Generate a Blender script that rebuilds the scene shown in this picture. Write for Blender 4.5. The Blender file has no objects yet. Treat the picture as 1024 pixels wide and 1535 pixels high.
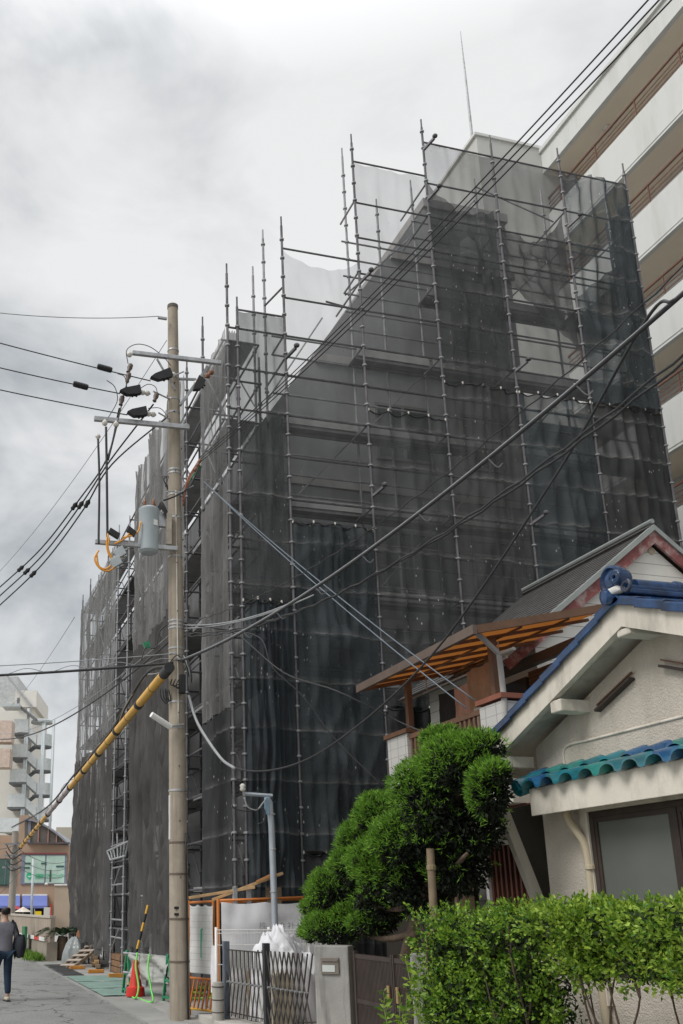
import bpy, math, random
import numpy as np
from mathutils import Vector, Matrix, noise as mnoise
random.seed(7); RNG = np.random.default_rng(11)
SC = bpy.context.scene; COL = SC.collection
R = math.radians

# ------------------------------------------------------------------ camera
F_PX, CX, HOR, HH, EYE = 1415.0, 278.0, 1358.0, 405.0, 1.75
CY = HOR - HH
TH = math.atan(HH / F_PX); FP = math.hypot(F_PX, HH); PSI = math.atan(377 / FP)
v_r = Vector((math.cos(PSI), -math.sin(PSI), 0)); v_d = Vector((math.sin(PSI), math.cos(PSI), 0))
v_F = v_d * math.cos(TH) + Vector((0, 0, math.sin(TH))); v_U = -v_d * math.sin(TH) + Vector((0, 0, math.cos(TH)))
CAM = Vector((0, 0, EYE))
cd = bpy.data.cameras.new('camera'); cam = bpy.data.objects.new('camera', cd); COL.objects.link(cam)
m3 = Matrix((v_r, v_U, -v_F)).transposed(); cam.matrix_world = Matrix.Translation(CAM) @ m3.to_4x4()
cd.sensor_width = 36; cd.sensor_height = 36; cd.sensor_fit = 'AUTO'; cd.lens = F_PX / 1535 * 36
cd.shift_x = (512 - CX) / 1535; cd.shift_y = (CY - 767.5) / 1535
cd.clip_start = 0.05; cd.clip_end = 2000
SC.camera = cam
def ray(x, y): return v_F + v_r * ((x - CX) / F_PX) - v_U * ((y - CY) / F_PX)
def onX(x, y, X): v = ray(x, y); return CAM + v * (X / v.x)
def onY(x, y, Y): v = ray(x, y); return CAM + v * (Y / v.y)
def onZ(x, y, Z=0.0): v = ray(x, y); return CAM + v * ((Z - EYE) / v.z)

# ------------------------------------------------------------------ materials
def nt(name):
    m = bpy.data.materials.new(name); m.use_nodes = True; n = m.node_tree
    n.nodes.clear(); return m, n
def node(n, t, **kw):
    x = n.nodes.new(t)
    for k, v in kw.items():
        if k in x.inputs: x.inputs[k].default_value = v
        else: setattr(x, k, v)
    return x
def ramp(n, src, stops):
    r = n.nodes.new('ShaderNodeValToRGB'); e = r.color_ramp.elements
    while len(e) < len(stops): e.new(0.5)
    for i, (p, c) in enumerate(stops):
        e[i].position = p; e[i].color = (c[0], c[1], c[2], 1) if hasattr(c, '__len__') else (c, c, c, 1)
    n.links.new(src, r.inputs[0]); return r.outputs[0]
def coords(n, scale=(1, 1, 1)):
    g = n.nodes.new('ShaderNodeNewGeometry'); mp = n.nodes.new('ShaderNodeMapping')
    mp.inputs['Scale'].default_value = scale; n.links.new(g.outputs['Position'], mp.inputs['Vector']); return mp.outputs[0]
def noise_tex(n, sc, det=4, rough=.55, scale=(1, 1, 1)):
    t = node(n, 'ShaderNodeTexNoise'); t.inputs['Scale'].default_value = sc; t.inputs['Detail'].default_value = det
    t.inputs['Roughness'].default_value = rough; n.links.new(coords(n, scale), t.inputs['Vector']); return t.outputs[0]
def mixc(n, fac, a, b, mode='MIX'):
    x = n.nodes.new('ShaderNodeMix'); x.data_type = 'RGBA'; x.blend_type = mode
    for i, s in ((0, fac), (6, a), (7, b)):
        if hasattr(s, 'is_linked'): n.links.new(s, x.inputs[i])
        elif i == 0: x.inputs[0].default_value = s
        else: x.inputs[i].default_value = (s[0], s[1], s[2], 1)
    return x.outputs[2]
MATS = {}
def mat(name, col, rough=.7, var=.18, sc=3.0, bump=0.0, bsc=40.0, metal=0.0, dirt=None, dsc=1.2, dscale=(1, 1, .25), damt=.6, spec=.4):
    """plain surface: base colour broken up by two noises, optional dirt patches with their own shape, optional bump"""
    if name in MATS: return MATS[name]
    m, n = nt(name)
    p = node(n, 'ShaderNodeBsdfPrincipled', Roughness=rough, Metallic=metal); p.inputs['Specular IOR Level'].default_value = spec
    o = n.nodes.new('ShaderNodeOutputMaterial'); n.links.new(p.outputs[0], o.inputs[0])
    lo = [c * (1 - var) for c in col]; hi = [min(1, c * (1 + var)) for c in col]
    c = ramp(n, noise_tex(n, sc, 5, .6), [(.3, lo), (.7, hi)])
    if dirt:
        f = ramp(n, noise_tex(n, dsc, 6, .65, dscale), [(.48, 0), (.72, damt)])
        c = mixc(n, f, c, dirt)
    n.links.new(c, p.inputs['Base Color'])
    if bump:
        b = node(n, 'ShaderNodeBump', Strength=bump, Distance=.02)
        n.links.new(noise_tex(n, bsc, 3, .6), b.inputs['Height']); n.links.new(b.outputs[0], p.inputs['Normal'])
    MATS[name] = m; return m
def lines_mat(name, col, line, axis, pitch, width=.06, rough=.7, var=.12, dirt=None, axis2=None, pitch2=1, offs=0.0, bump=0.0, bsc=60):
    """boards / tiles: thin dark joints every `pitch` metres along an axis"""
    m = mat(name, col, rough, var, 2.0, dirt=dirt, bump=bump, bsc=bsc); n = m.node_tree
    p = [x for x in n.nodes if x.type == 'BSDF_PRINCIPLED'][0]; src = p.inputs['Base Color'].links[0].from_socket
    def joint(ax, pit):
        s = node(n, 'ShaderNodeSeparateXYZ'); g = n.nodes.new('ShaderNodeNewGeometry'); n.links.new(g.outputs['Position'], s.inputs[0])
        a = node(n, 'ShaderNodeMath', operation='ADD'); a.inputs[1].default_value = offs + 100 * pit; n.links.new(s.outputs[ax], a.inputs[0])
        d = node(n, 'ShaderNodeMath', operation='DIVIDE'); d.inputs[1].default_value = pit; n.links.new(a.outputs[0], d.inputs[0])
        f = node(n, 'ShaderNodeMath', operation='FRACT'); n.links.new(d.outputs[0], f.inputs[0])
        l = node(n, 'ShaderNodeMath', operation='LESS_THAN'); l.inputs[1].default_value = width; n.links.new(f.outputs[0], l.inputs[0]); return l.outputs[0]
    j = joint(axis, pitch)
    if axis2 is not None:
        mx = node(n, 'ShaderNodeMath', operation='MAXIMUM'); n.links.new(j, mx.inputs[0]); n.links.new(joint(axis2, pitch2), mx.inputs[1]); j = mx.outputs[0]
    n.links.new(mixc(n, j, src, line), p.inputs['Base Color']); return m
def net_mat(name, col, open_, specks=.0, var=.12, rails=0.0):
    """woven scaffold mesh: part of the light passes straight through the holes, the rest meets dark thread"""
    m, n = nt(name); o = n.nodes.new('ShaderNodeOutputMaterial')
    tr = node(n, 'ShaderNodeBsdfTransparent'); df = node(n, 'ShaderNodeBsdfDiffuse'); tl = node(n, 'ShaderNodeBsdfTranslucent')
    c = ramp(n, noise_tex(n, 1.6, 5, .62, (1, 1, .5)), [(.3, [x * .72 for x in col]), (.7, [x * 1.3 for x in col])])
    f = ramp(n, noise_tex(n, .9, 4, .6, (1, 1, .35)), [(.3, 1 - min(.96, open_ + var)), (.72, 1 - max(.02, open_ - var))])
    if rails:
        # dusty lines worn into the cloth where it lies against the rails, one every two couplers
        g0 = n.nodes.new('ShaderNodeNewGeometry'); sp = n.nodes.new('ShaderNodeSeparateXYZ'); n.links.new(g0.outputs['Position'], sp.inputs[0])
        a1 = node(n, 'ShaderNodeMath', operation='MULTIPLY_ADD'); n.links.new(noise_tex(n, .9, 2), a1.inputs[0]); a1.inputs[1].default_value = .16; n.links.new(sp.outputs[2], a1.inputs[2])
        a2 = node(n, 'ShaderNodeMath', operation='MULTIPLY_ADD'); n.links.new(a1.outputs[0], a2.inputs[0]); a2.inputs[1].default_value = 1 / .87; a2.inputs[2].default_value = -.3 / .87 - .08
        a3 = node(n, 'ShaderNodeMath', operation='FRACT'); n.links.new(a2.outputs[0], a3.inputs[0])
        rl0 = ramp(n, a3.outputs[0], [(.0, rails * .5), (.025, rails), (.05, rails * .35), (.16, 0)])
        rb0 = node(n, 'ShaderNodeMath', operation='MULTIPLY'); n.links.new(rl0, rb0.inputs[0]); n.links.new(ramp(n, noise_tex(n, 1.7, 4), [(.35, .15), (.65, 1)]), rb0.inputs[1])
        c = mixc(n, rb0.outputs[0], c, (.36, .36, .35))
        mr = node(n, 'ShaderNodeMath', operation='MAXIMUM'); n.links.new(f, mr.inputs[0]); n.links.new(rb0.outputs[0], mr.inputs[1]); f = mr.outputs[0]
    if specks:
        vo = node(n, 'ShaderNodeTexVoronoi', Scale=5.5); n.links.new(coords(n, (1.7, 1.7, .8)), vo.inputs['Vector'])
        mk = ramp(n, noise_tex(n, .7, 3), [(.46, 0), (.62, 1)]); s0 = ramp(n, vo.outputs['Distance'], [(.10, specks), (.135, 0)])
        ml = node(n, 'ShaderNodeMath', operation='MULTIPLY'); n.links.new(mk, ml.inputs[0]); n.links.new(s0, ml.inputs[1]); s = ml.outputs[0]
        c = mixc(n, s, c, (.55, .55, .53))
        mx = node(n, 'ShaderNodeMath', operation='MAXIMUM'); n.links.new(f, mx.inputs[0]); n.links.new(s, mx.inputs[1]); f = mx.outputs[0]
    ge = n.nodes.new('ShaderNodeNewGeometry'); dt = node(n, 'ShaderNodeVectorMath', operation='DOT_PRODUCT'); n.links.new(ge.outputs['Incoming'], dt.inputs[0]); n.links.new(ge.outputs['Normal'], dt.inputs[1])
    ab = node(n, 'ShaderNodeMath', operation='ABSOLUTE'); n.links.new(dt.outputs['Value'], ab.inputs[0]); mxx = node(n, 'ShaderNodeMath', operation='MAXIMUM'); n.links.new(ab.outputs[0], mxx.inputs[0]); mxx.inputs[1].default_value = .1
    iv = node(n, 'ShaderNodeMath', operation='DIVIDE'); iv.inputs[0].default_value = 1; n.links.new(mxx.outputs[0], iv.inputs[1])
    op = node(n, 'ShaderNodeMath', operation='SUBTRACT'); op.inputs[0].default_value = 1; n.links.new(f, op.inputs[1])
    pw = node(n, 'ShaderNodeMath', operation='POWER'); n.links.new(op.outputs[0], pw.inputs[0]); n.links.new(iv.outputs[0], pw.inputs[1])
    f2 = node(n, 'ShaderNodeMath', operation='SUBTRACT'); f2.inputs[0].default_value = 1; n.links.new(pw.outputs[0], f2.inputs[1]); f = f2.outputs[0]
    n.links.new(c, df.inputs[0]); n.links.new(c, tl.inputs[0])
    a = node(n, 'ShaderNodeMixShader'); a.inputs[0].default_value = .35; n.links.new(df.outputs[0], a.inputs[1]); n.links.new(tl.outputs[0], a.inputs[2])
    b = node(n, 'ShaderNodeMixShader'); n.links.new(f, b.inputs[0]); n.links.new(tr.outputs[0], b.inputs[1]); n.links.new(a.outputs[0], b.inputs[2])
    n.links.new(b.outputs[0], o.inputs[0]); MATS[name] = m; return m
def leaf_mat(name, dark, light, tl=.3, gloss=.5):
    m, n = nt(name); o = n.nodes.new('ShaderNodeOutputMaterial'); g = n.nodes.new('ShaderNodeNewGeometry')
    c = ramp(n, g.outputs['Random Per Island'], [(0, dark), (.55, [(a + b) / 2 for a, b in zip(dark, light)]), (1, light)])
    p = node(n, 'ShaderNodeBsdfPrincipled', Roughness=gloss); n.links.new(c, p.inputs['Base Color']); p.inputs['Specular IOR Level'].default_value = .35
    t = node(n, 'ShaderNodeBsdfTranslucent'); n.links.new(c, t.inputs[0])
    x = node(n, 'ShaderNodeMixShader'); x.inputs[0].default_value = tl; n.links.new(p.outputs[0], x.inputs[1]); n.links.new(t.outputs[0], x.inputs[2])
    n.links.new(x.outputs[0], o.inputs[0]); MATS[name] = m; return m
def glass_mat(name, col, rough=.08):
    m, n = nt(name); o = n.nodes.new('ShaderNodeOutputMaterial')
    p = node(n, 'ShaderNodeBsdfPrincipled', Roughness=rough); p.inputs['Specular IOR Level'].default_value = .6
    n.links.new(ramp(n, noise_tex(n, .9, 3), [(.3, [c * .8 for c in col]), (.7, [c * 1.15 for c in col])]), p.inputs['Base Color'])
    n.links.new(p.outputs[0], o.inputs[0]); MATS[name] = m; return m

# ------------------------------------------------------------------ mesh builder
class MB:
    def __init__(s): s.v = []; s.f = []
    def quad(s, a, b, c, d): i = len(s.v); s.v += [tuple(a), tuple(b), tuple(c), tuple(d)]; s.f.append((i, i + 1, i + 2, i + 3)); return s
    def poly(s, pts): i = len(s.v); s.v += [tuple(p) for p in pts]; s.f.append(tuple(range(i, i + len(pts)))); return s
    def box(s, x0, x1, y0, y1, z0, z1):
        i = len(s.v); s.v += [(x, y, z) for z in (z0, z1) for y in (y0, y1) for x in (x0, x1)]
        s.f += [tuple(i + k for k in q) for q in ((0, 2, 3, 1), (4, 5, 7, 6), (0, 1, 5, 4), (2, 6, 7, 3), (0, 4, 6, 2), (1, 3, 7, 5))]; return s
    def obox(s, c, ax, ay, az):
        """box round c with half-axis vectors"""
        i = len(s.v); c = Vector(c)
        s.v += [tuple(c + ax * x + ay * y + az * z) for z in (-1, 1) for y in (-1, 1) for x in (-1, 1)]
        s.f += [tuple(i + k for k in q) for q in ((0, 2, 3, 1), (4, 5, 7, 6), (0, 1, 5, 4), (2, 6, 7, 3), (0, 4, 6, 2), (1, 3, 7, 5))]; return s
    def beam(s, a, b, w, h, up=(0, 0, 1)):
        a = Vector(a); b = Vector(b); d = (b - a); L = d.length; d.normalize(); x = d.cross(Vector(up))
        if x.length < 1e-3: x = d.cross(Vector((1, 0, 0)))
        x.normalize(); u = x.cross(d); return s.obox((a + b) / 2, x * (w / 2), d * (L / 2), u * (h / 2))
    def tube(s, pts, r, n=8, cap=True):
        pts = [Vector(p) for p in pts]; rs = r if hasattr(r, '__len__') else [r] * len(pts); base = len(s.v); ref = None
        for k, p in enumerate(pts):
            t = (pts[min(k + 1, len(pts) - 1)] - pts[max(k - 1, 0)]).normalized()
            if ref is None: ref = t.orthogonal().normalized()
            x = (ref - t * ref.dot(t)); x = x.normalized() if x.length > 1e-6 else t.orthogonal().normalized(); ref = x; y = t.cross(x)
            for j in range(n):
                a = 2 * math.pi * j / n; s.v.append(tuple(p + (x * math.cos(a) + y * math.sin(a)) * rs[k]))
        for k in range(len(pts) - 1):
            for j in range(n):
                q = (j + 1) % n; s.f.append((base + k * n + j, base + k * n + q, base + (k + 1) * n + q, base + (k + 1) * n + j))
        if cap:
            s.f.append(tuple(base + j for j in reversed(range(n)))); s.f.append(tuple(base + (len(pts) - 1) * n + j for j in range(n)))
        return s
    def lathe(s, o, prof, axis=(0, 0, 1), n=16):
        o = Vector(o); d = Vector(axis).normalized(); x = d.orthogonal().normalized(); y = d.cross(x); base = len(s.v)
        for r, h in prof:
            for j in range(n):
                a = 2 * math.pi * j / n; s.v.append(tuple(o + d * h + (x * math.cos(a) + y * math.sin(a)) * r))
        for k in range(len(prof) - 1):
            for j in range(n):
                q = (j + 1) % n; s.f.append((base + k * n + j, base + k * n + q, base + (k + 1) * n + q, base + (k + 1) * n + j))
        s.f.append(tuple(base + j for j in reversed(range(n)))); s.f.append(tuple(base + (len(prof) - 1) * n + j for j in range(n))); return s
    def prism(s, poly, off):
        """polygon (3-D points) extruded by vector off"""
        off = Vector(off); k = len(poly); i = len(s.v); s.v += [tuple(p) for p in poly] + [tuple(Vector(p) + off) for p in poly]
        s.f.append(tuple(range(i, i + k))); s.f.append(tuple(i + k + j for j in reversed(range(k))))
        for j in range(k): q = (j + 1) % k; s.f.append((i + j, i + k + j, i + k + q, i + q))
        return s
    def grid(s, fn, nu, nv):
        i = len(s.v); s.v += [tuple(fn(u / nu, v / nv)) for v in range(nv + 1) for u in range(nu + 1)]
        for v in range(nv):
            for u in range(nu): a = i + v * (nu + 1) + u; s.f.append((a, a + 1, a + nu + 2, a + nu + 1))
        return s
    def build(s, name, m, parent=None, smooth=False, bevel=0.0, auto=None, fix=True):
        off = Vector((0, 0, 0)); q = parent
        while q is not None: off += q.location; q = q.parent
        if parent is None and s.v:
            xs = [p[0] for p in s.v]; ys = [p[1] for p in s.v]; off = Vector(((min(xs) + max(xs)) / 2, (min(ys) + max(ys)) / 2, min(p[2] for p in s.v)))
        me = bpy.data.meshes.new(name); me.from_pydata([(p[0] - off.x, p[1] - off.y, p[2] - off.z) for p in s.v], [], s.f)
        if fix:
            import bmesh
            b = bmesh.new(); b.from_mesh(me); bmesh.ops.recalc_face_normals(b, faces=b.faces); b.to_mesh(me); b.free()
        me.materials.append(m)
        if smooth:
            me.polygons.foreach_set('use_smooth', [True] * len(me.polygons))
        o = bpy.data.objects.new(name, me); COL.objects.link(o)
        if parent is None: o.location = off
        else: o.parent = parent
        if smooth and auto: 
            me.set_sharp_from_angle(angle=R(auto))
        if bevel:
            md = o.modifiers.new('edge', 'BEVEL'); md.width = bevel; md.segments = 2; md.limit_method = 'ANGLE'
        return o
def tag(o, label=None, cat=None, group=None, kind=None):
    for k, v in (('label', label), ('category', cat), ('group', group), ('kind', kind)):
        if v: o[k] = v
    return o
def thing(name, label, cat, loc=(0, 0, 0), group=None):
    o = bpy.data.objects.new(name, None); COL.objects.link(o); o.location = loc; o.empty_display_size = .2
    return tag(o, label, cat, group)
def struct(o): o['kind'] = 'structure'; return o
def spline(pts, n=6):
    """Catmull-Rom through points"""
    pts = [Vector(p) for p in pts]; out = []
    P = [pts[0] * 2 - pts[1]] + pts + [pts[-1] * 2 - pts[-2]]
    for i in range(1, len(P) - 2):
        for k in range(n):
            t = k / n; a, b, c, d = P[i - 1], P[i], P[i + 1], P[i + 2]
            out.append(.5 * ((2 * b) + (c - a) * t + (2 * a - 5 * b + 4 * c - d) * t * t + (3 * b - a - 3 * c + d) * t ** 3))
    out.append(pts[-1]); return out
def sagline(a, b, sag, n=28, ext=0.0):
    a = Vector(a); b = Vector(b); return [a.lerp(b, t) - Vector((0, 0, sag * 4 * t * (1 - t))) for t in [i / n * (1 + ext) for i in range(n + 1)]]
def ico_pts(n):
    i = np.arange(n) + .5; ph = np.arccos(1 - 2 * i / n); t = np.pi * (1 + 5 ** .5) * i
    return np.stack([np.cos(t) * np.sin(ph), np.sin(t) * np.sin(ph), np.cos(ph)], 1)
def leaves_mesh(name, cen, dirs, sizes, widths, m, parent, fold=.25):
    """one bent leaf (two quads sharing a midrib) per centre: cen Nx3 base, dirs Nx3 pointing direction"""
    N = len(cen); d = dirs / np.linalg.norm(dirs, axis=1, keepdims=True)
    rnd = RNG.normal(size=(N, 3)); s = np.cross(d, rnd); s /= np.linalg.norm(s, axis=1, keepdims=True) + 1e-9; u = np.cross(s, d)
    L = sizes[:, None]; W = widths[:, None]
    p0 = cen; p1 = cen + d * L * .5 - s * W + u * W * fold; p2 = cen + d * L - u * W * .3; p3 = cen + d * L * .5 + s * W + u * W * fold
    V = np.stack([p0, p1, p2, p3], 1).reshape(-1, 3)
    off = Vector((0, 0, 0)); q = parent
    while q is not None: off += q.location; q = q.parent
    V = V - np.array(off)
    me = bpy.data.meshes.new(name); me.vertices.add(N * 4); me.vertices.foreach_set('co', V.ravel())
    idx = (np.arange(N)[:, None] * 4 + np.array([0, 1, 2, 0, 2, 3])).ravel().astype(np.int32)
    me.loops.add(N * 6); me.loops.foreach_set('vertex_index', idx)
    me.polygons.add(N * 2); me.polygons.foreach_set('loop_start', np.arange(N * 2, dtype=np.int32) * 3)
    me.update(calc_edges=True); me.validate(); me.materials.append(m)
    o = bpy.data.objects.new(name, me); COL.objects.link(o)
    if parent is not None: o.parent = parent
    return o

# ------------------------------------------------------------------ palette
asphalt = mat('asphalt', (.25, .25, .24), .9, .28, 22, bump=.6, bsc=150, dirt=(.16, .16, .155), dsc=.55, dscale=(1.4, .5, 1), damt=.85)
def add_cracks(m):
    n = m.node_tree; p = [x for x in n.nodes if x.type == 'BSDF_PRINCIPLED'][0]; src = p.inputs['Base Color'].links[0].from_socket
    v = node(n, 'ShaderNodeTexVoronoi', Scale=.55); v.feature = 'DISTANCE_TO_EDGE'
    w_ = node(n, 'ShaderNodeVectorMath', operation='ADD'); nz = node(n, 'ShaderNodeTexNoise', Scale=1.4, Detail=5); n.links.new(coords(n), nz.inputs['Vector']); n.links.new(nz.outputs['Color'], w_.inputs[0]); n.links.new(coords(n), w_.inputs[1]); n.links.new(w_.outputs[0], v.inputs['Vector'])
    f = ramp(n, v.outputs['Distance'], [(.004, .8), (.014, 0)]); n.links.new(mixc(n, f, src, (.06, .06, .058)), p.inputs['Base Color'])
add_cracks(asphalt)
concrete = mat('concrete', (.36, .345, .31), .9, .14, 3, bump=.25, bsc=60, dirt=(.17, .16, .14), dsc=2.2, dscale=(2.5, 2.5, .35))
gutterm = mat('gutter_concrete', (.30, .30, .285), .9, .2, 2, bump=.3, bsc=70, dirt=(.16, .16, .15), dsc=1)
polem = mat('pole_concrete', (.34, .295, .235), .85, .12, 5, bump=.2, bsc=80, dirt=(.19, .16, .125), dsc=1.6, dscale=(6, 6, .3), damt=.75)
polefar = mat('pole_far', (.32, .29, .25), .85, .1, 3)
galv = mat('galvanised_steel', (.42, .43, .44), .45, .2, 9, metal=.55, dirt=(.20, .18, .17), dsc=5, dscale=(1, 1, 1))
pipe_dk = mat('scaffold_pipe', (.14, .135, .145), .5, .3, 6, metal=.45, dirt=(.10, .09, .09), dsc=4, dscale=(1, 1, 1))
pipe_lt = mat('scaffold_pipe_pale', (.33, .33, .34), .5, .2, 6, metal=.4, dirt=(.18, .17, .17), dsc=4, dscale=(1, 1, 1))
deckm = mat('scaffold_deck', (.30, .30, .30), .7, .25, 3, metal=.3, dirt=(.35, .35, .33), dsc=2, dscale=(1, 1, 1), damt=.5)
black = mat('black_rubber', (.018, .018, .02), .5, .2, 8)
cablem = mat('cable_sheath', (.035, .035, .037), .55, .2, 5)
cablelt = mat('cable_grey', (.30, .31, .32), .5, .15, 5)
porc = mat('porcelain', (.62, .60, .55), .3, .1, 5)
brownporc = mat('brown_porcelain', (.22, .10, .05), .3, .2, 5)
orangewire = mat('orange_wire', (.75, .33, .04), .45, .1, 5)
whitep = mat('white_paint', (.74, .74, .72), .6, .06, 3, dirt=(.45, .43, .40), dsc=1.5, damt=.5)
yellow = mat('yellow_plastic', (.72, .40, .05), .45, .12, 3, dirt=(.38, .22, .06), dsc=3, dscale=(1, 1, 1))
pinkgrey = mat('faded_plastic', (.42, .36, .36), .5, .12, 3)
orange = mat('orange_paint', (.60, .20, .045), .55, .15, 3, dirt=(.30, .12, .05), dsc=3, dscale=(1, 1, 1))
redp = mat('red_plastic', (.55, .03, .02), .45, .15, 4)
green = mat('green_paint', (.02, .22, .10), .5, .15, 4)
ltgreen = mat('green_tape', (.18, .62, .12), .5, .1, 4)
wood = mat('timber', (.46, .30, .15), .75, .22, 4, dirt=(.25, .15, .08), dsc=6, dscale=(1, 1, 1))
wood2 = mat('weathered_timber', (.22, .165, .11), .85, .25, 5)
dkbrown = mat('dark_brown_metal', (.045, .032, .026), .55, .2, 4)
brown = mat('brown_metal', (.16, .085, .05), .55, .2, 4)
tarpw = mat('white_tarp', (.66, .66, .68), .55, .08, 2)
sheetw = mat('white_sheet', (.72, .71, .72), .7, .06, 2, dirt=(.42, .42, .43), dsc=2, dscale=(1, 1, 1))
bark = mat('bark', (.14, .10, .07), .9, .3, 14, bump=.6, bsc=60)
stucco = mat('stucco', (.60, .545, .47), .95, .07, 2, bump=1.0, bsc=55, dirt=(.44, .39, .32), dsc=1.5, dscale=(1, 1.6, .3), damt=.8)
plaster = mat('smooth_plaster', (.68, .635, .55), .85, .07, 2, bump=.12, bsc=30, dirt=(.33, .305, .26), dsc=3.1, dscale=(1, 1, .35), damt=.85)
bluetile = mat('blue_glazed_tile', (.012, .045, .125), .2, .6, 5, dirt=(.01, .014, .03), dsc=7, dscale=(1, 1, 1), spec=.6)
tealtile2 = mat('teal_tile_green', (.03, .21, .19), .25, .3, 4, dirt=(.10, .15, .13), dsc=6, dscale=(1, 1, 1), spec=.6)
tealtile3 = mat('teal_tile_blue', (.022, .09, .21), .2, .35, 4, dirt=(.02, .17, .20), dsc=4, dscale=(1, 1, 1), spec=.6)
tealtile = mat('teal_glazed_tile', (.022, .17, .21), .2, .35, 3, dirt=(.06, .12, .13), dsc=3.5, dscale=(1, 1, 1), damt=.9, spec=.6)
aptw = mat('apartment_paint', (.63, .64, .62), .8, .03, .6, dirt=(.47, .465, .43), dsc=1.1, dscale=(1, 1.6, .22), damt=.55)
aptsof = mat('apartment_soffit', (.82, .73, .60), .85, .05, .6)
bldgwall = mat('renovated_wall', (.31, .315, .32), .9, .15, 1.2, dirt=(.20, .20, .195), dsc=.8)

# ------------------------------------------------------------------ world and sun
w = bpy.data.worlds.new('World'); SC.world = w; w.use_nodes = True; n = w.node_tree; n.nodes.clear()
SUN_EL, SUN_AZ = R(47), R(252)       # azimuth clockwise from +Y: behind the camera, over the street
out = n.nodes.new('ShaderNodeOutputWorld'); bg = n.nodes.new('ShaderNodeBackground'); n.links.new(bg.outputs[0], out.inputs[0])
sky = n.nodes.new('ShaderNodeTexSky'); sky.sky_type = 'NISHITA'; sky.sun_disc = False; sky.sun_elevation = SUN_EL; sky.sun_rotation = SUN_AZ
tc = n.nodes.new('ShaderNodeTexCoord')
def wnoise(sc, det, rough, loc, scale=(1, 1, 1.6), dist=0.0):
    mp = n.nodes.new('ShaderNodeMapping'); mp.inputs['Location'].default_value = loc; mp.inputs['Scale'].default_value = scale
    n.links.new(tc.outputs['Generated'], mp.inputs['Vector']); t = node(n, 'ShaderNodeTexNoise'); t.inputs['Scale'].default_value = sc
    t.inputs['Detail'].default_value = det; t.inputs['Roughness'].default_value = rough; t.inputs['Distortion'].default_value = dist
    n.links.new(mp.outputs[0], t.inputs['Vector']); return t.outputs[0]
big = wnoise(2.1, 5, .52, (1.3, .4, .2), dist=.3); fine = wnoise(6.0, 6, .6, (4.1, 2.0, .7), dist=.4)
mx = node(n, 'ShaderNodeMath', operation='MULTIPLY_ADD'); n.links.new(fine, mx.inputs[0]); mx.inputs[1].default_value = .38; n.links.new(big, mx.inputs[2])
cloud = ramp(n, mx.outputs[0], [(.50, (2.75, 2.95, 3.1)), (.575, (3.75, 3.92, 4.03)), (.635, (4.75, 4.86, 4.93)), (.70, (5.6, 5.65, 5.67)), (.78, (6.3, 6.3, 6.28))])
mixsky = mixc(n, .93, sky.outputs[0], cloud)
sep = n.nodes.new('ShaderNodeSeparateXYZ'); n.links.new(tc.outputs['Generated'], sep.inputs[0])
zen = node(n, 'ShaderNodeMapRange'); n.links.new(sep.outputs[2], zen.inputs['Value'])
zen.inputs['From Min'].default_value = .72; zen.inputs['From Max'].default_value = .95; zen.inputs['To Min'].default_value = .1; zen.inputs['To Max'].default_value = .23
n.links.new(mixsky, bg.inputs[0]); n.links.new(zen.outputs[0], bg.inputs[1])
sl = bpy.data.lights.new('sun', 'SUN'); sl.energy = 1.5; sl.angle = R(25); sl.color = (1, .975, .94)
so = bpy.data.objects.new('sun', sl); COL.objects.link(so)
sd = Vector((math.sin(SUN_AZ) * math.cos(SUN_EL), math.cos(SUN_AZ) * math.cos(SUN_EL), math.sin(SUN_EL)))
so.rotation_euler = (-sd).to_track_quat('-Z', 'Y').to_euler()
SC.view_settings.view_transform = 'Standard'; SC.view_settings.look = 'None'; SC.view_settings.exposure = 0.5; SC.view_settings.gamma = 1
SC.render.engine = 'CYCLES'; SC.cycles.transparent_max_bounces = 20; SC.cycles.max_bounces = 7; SC.cycles.use_denoising = True

# ------------------------------------------------------------------ ground
XS = 4.72      # street-side plane of the scaffold
g = MB(); g.quad((-400, -200, -.012), (400, -200, -.012), (400, 600, -.012), (-400, 600, -.012)); tag(struct(g.build('ground', mat('packed_earth', (.24, .22, .19), .95, .25, 2, bump=.4, bsc=40))), 'bare grey brown earth under the street and plots')
g = MB(); g.grid(lambda u, v: (-6 + u * 9.3, -20 + v * 110, .0), 6, 60); struct(g.build('road', asphalt))
g = MB(); g.box(3.3, 3.88, -20, 90, -.02, .03); g.build('gutter_strip', gutterm)['kind'] = 'structure'
slots = MB()
for k in range(60): slots.box(3.36, 3.42, -2 + k * .62, -1.95 + k * .62, .03, .034)
g = MB(); g.box(3.88, 30, -10, 60, -.02, .045); struct(g.build('pavement', mat('site_concrete', (.33, .32, .30), .9, .2, 1.5, bump=.3, bsc=50, dirt=(.2, .19, .18), dsc=.9, dscale=(1, 1, 1))))
g = MB(); g.box(4.05, 30, -10, 15.0, -.02, .15); struct(g.build('plot_ground', mat('plot_earth', (.42, .40, .365), .95, .2, 2, bump=.4, bsc=40)))
for i, (y0, y1) in enumerate(((19.6, 21.3), (21.4, 23.2), (23.3, 25.2))):
    m_ = MB(); m_.grid(lambda u, v: (3.35 + u * 1.15, y0 + v * (y1 - y0), .05 + .012 * mnoise.noise((u * 3, v * 3 + i * 9, 0))), 10, 10)
    tag(m_.build('floor_mat', mat('green_mat', (.20, .30, .26), .8, .15, 3)), ('green protective mat laid over the gutter nearest the red cone', 'green protective mat between two others along the gutter', 'green protective mat nearest the scaffold ladder bay')[i], 'mat', 'green mats over the gutter')
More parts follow.
